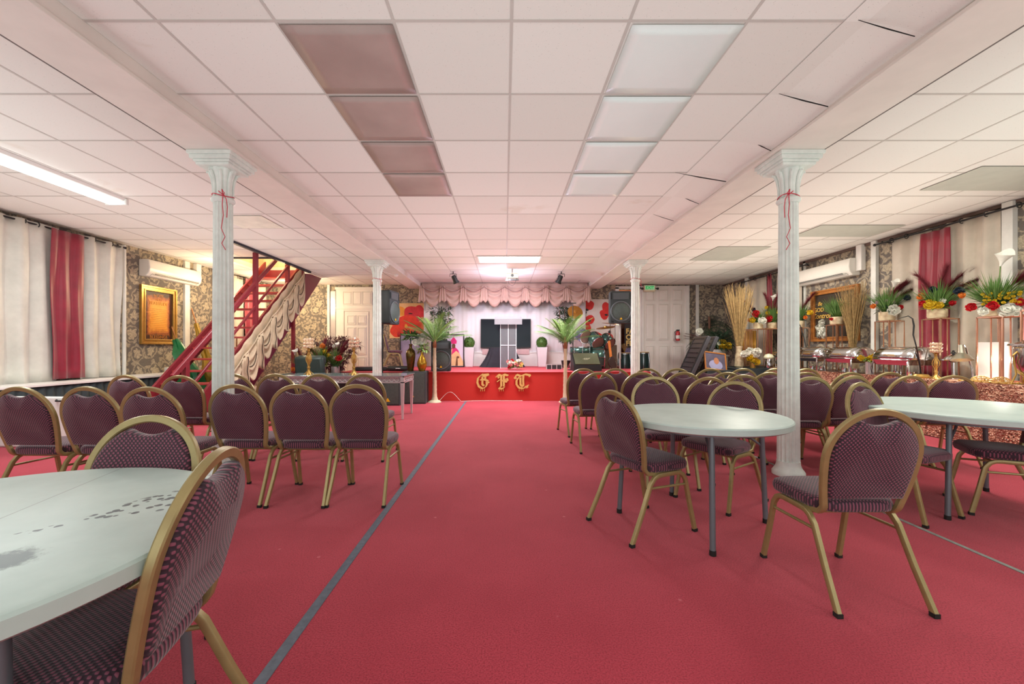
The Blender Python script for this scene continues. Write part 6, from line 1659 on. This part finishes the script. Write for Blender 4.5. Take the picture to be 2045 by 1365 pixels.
part('plate', MB().box(-.11, .11, -.26, .26, 0, .012), m_goldb, t, bevel=.004, smooth=0)
mb = MB()
for k in range(24): q = 2 * pi * k / 24; mb.sphere((.12 * max(-1, min(1, 1.3 * cos(q))), .27 * max(-1, min(1, 1.3 * sin(q))), .012), .012, 6, 4)
part('beaded_rim', mb, m_goldb, t)
solo('wire_basket', MB().lathe([(.001, 0), (.09, 0), (.10, .02), (.075, .05), (.001, .055)], seg=20), m_goldb, 'flat gold basket behind the nearest chair on the buffet', 'basket', (5.93, 5.75 - .35 + .45, .77))
# percolator / small appliances at the dark table
t = thing('percolator', 'chrome jug with a cream lid on the dark end table', 'jug', (5.95, 9.25, .74))
part('body', MB().lathe([(.09, 0), (.095, .03), (.09, .2), (.08, .22)], seg=24), m_chrome, t); part('lid', MB().lathe([(.10, .22), (.105, .25), (.07, .31), (.001, .33)], seg=24), M('cream_lid', (220, 220, 190), .4), t)
part('handle', MB().sweep([(.09, 0, .19), (.15, 0, .17), (.15, 0, .07), (.09, 0, .05)], .01, 6), m_black, t)
t = thing('gold_organza_panel', 'golden folded cloth panel behind the far gold stand', 'cloth', (6.12, 10.25, .74))
part('cloth', MB().grid(lambda u, v: Vector((-.18 + .36 * u, .03 * sin(u * 20), .01 + .88 * v)), 30, 2), M('gold_organza', (214, 160, 70), .4, .2, .25, 9), t, solid=.006)
# mirror with lettering on the right wall
t = thing('framed_mirror', 'wood-framed dark mirror with gold lettering and white roses on the right wall', 'mirror', (RW, 7.62, 1.33))
L_, H_ = 1.18, 1.06
part('frame', frame_yz(0, 0, L_, 0, H_, -1, .09, .05), m_wood, t, bevel=.003, smooth=0)
mm = NT('dark_bronze_mirror'); mm.base(rgb(66, 58, 52)); mm.set(rough=.25, metal=.1)
part('glass', MB().box(-.012, -.004, .08, L_ - .08, .08, H_ - .08), mm.m, t, smooth=0)
gt = EM('gold_lettering_paint', (226, 180, 80), .0); 
text('lettering', 'GOD', .12, (-.016, .99, .62), (pi / 2, 0, -pi / 2), gt, t, .001)
text('lettering', 'Control', .15, (-.016, .93, .48), (pi / 2, 0, -pi / 2), gt, t, .001, shear=.25)
text('lettering', 'Be', .11, (-.016, .96, .75), (pi / 2, 0, -pi / 2), gt, t, .001, shear=.35)
rr = random.Random(2)
for (y_, z_, r_) in ((.92, .16, .11), (.84, .26, .10), (.96, .27, .09), (.80, .14, .09), (.86, .38, .08)):
    part('white_rose', fblob(MB(), (-.03, y_, z_), r_, rr, 11), m_fwhi, t, smooth=0)
# corner greenery, arrangement on white pedestal, portrait photo
t = thing('pedestal', 'white cylindrical pedestal in the right back corner', 'pedestal', (5.62, 10.8, 0))
part('column', MB().lathe([(.26, 0), (.26, .04), (.22, .07), (.22, .95), (.26, .98), (.26, 1.02)], seg=48, flute=16, fd=.05), m_white, t)
arrangement('large dark arrangement with yellow lilies and burgundy leaves on the corner pedestal', (5.62, 10.8, 1.02), 61, ('white', .16, .14), (40, .5, 1.4),
            [(m_fyel, .05 + .06 * (i % 4), -.25, .20 + .07 * (i // 4), .06) for i in range(10)] + [(m_fred, -.25, -.15, .40, .07), (m_fwhi, -.45, -.1, .62, .09), (m_fora, -.25, -.3, .02, .10), (m_fwhi, .0, -.3, .3, .05)],
            [(0, 0, .2, -1, 0, .6, .8, .4), (0, 0, .2, -1, 0, .8, .8, .5), (0, 0, .2, -.9, 0, .5, .75, .5)], (), 4, None, 420, gmat=m_dgreen, rz=-25)
rr = random.Random(21)
t = thing('corner_palm', 'tall dark artificial palm in the right back corner', 'palm', (5.9, 11.75, 0))
part('pot', MB().lathe([(.16, 0), (.2, .34), (.18, .34), (.001, .3)], seg=20), m_dark, t); part('trunk', MB().cyl((0, 0, .3), (-.05, 0, 2.1), .03), M('brown_stem', (110, 76, 60), .7), t)
for i in range(16):
    a_ = rr.uniform(0, 6.28); z_ = rr.uniform(1.3, 2.15); mb = MB(); p = Vector((-.03, 0, z_)); d = Vector((cos(a_), sin(a_), .5)); pts = [p + d * (.6 * q / 8) - Vector((0, 0, .5)) * (q / 8) ** 2 for q in range(9)]
    mb.sweep([tuple(q) for q in pts], .006, 4)
    for q in range(1, 9):
        for s in (-1, 1):
            for w_ in (0, .5): tg = (pts[q] - pts[q - 1]).normalized(); sd = tg.cross(Vector((0, 0, 1))).normalized(); mb.blade(pts[q - 1].lerp(pts[q], w_), sd * s + tg * .8, .20, .010, .4, 2)
    part('frond', mb, m_dgreen, t, smooth=0)
t = thing('portrait_photo', 'brown framed photograph leaning back on the dark table, beside the twig vase', 'picture', (X_(1432, 9.25), 9.28, .70), 6)
R = Matrix.Rotation(radians(-20), 4, 'X') @ Matrix.Rotation(radians(8), 4, 'Y')
mb = MB(R); mb.box(-.26, .26, 0, .03, 0, .03); mb.box(-.26, .26, 0, .03, .40, .43); mb.box(-.26, -.23, 0, .03, .03, .40); mb.box(.23, .26, 0, .03, .03, .40)
part('frame', mb, m_wood, t, smooth=0)
mb = MB(R); mb.box(-.23, .23, .01, .02, .03, .40); mb.mi = 1; mb.prism(ell(0, .12, .16, .12), .004, .010, 'xz'); mb.mi = 2; mb.prism(ell(.02, .22, .06, .08), .002, .009, 'xz')
part('print', mb, [M('dusk_print', (90, 84, 104), .4, 0, .3, 6), M('lilac_suit_print', (150, 150, 186), .5), M('skin_print', (176, 116, 84), .5)], t, smooth=0)
black_table('black cloth-covered low table behind the last row of chairs', X_(1437, 9.25), 9.45, .60, .5, .70)
# small red decorations on the doors etc.
t = thing('wall_switch', 'small black wall switch between the stage speaker and doorway', 'switch', (X_(1230, 12.3), BACK - .012, Z_(682, 12.3)))
part('plate', MB().box(-.035, .035, 0, .012, -.07, .07), m_black, t, smooth=0); part('rocker', MB().box(-.012, .012, -.006, 0, -.02, .02), m_white, t, smooth=0)
# pink panel behind the urn
solo('pink_board', MB().box(0, .03, -.14, .14, 0, .95), M('pink_foam', (226, 160, 156), .6), 'plain pink board standing behind the rose gold stands at the right edge', 'board', (6.46, 4.98, .77), smooth=0)
solo('white_board', MB().box(0, .02, -.18, .18, 0, .50), m_white, 'white board standing behind the desk lamp', 'board', (6.40, 5.40, .77), smooth=0)
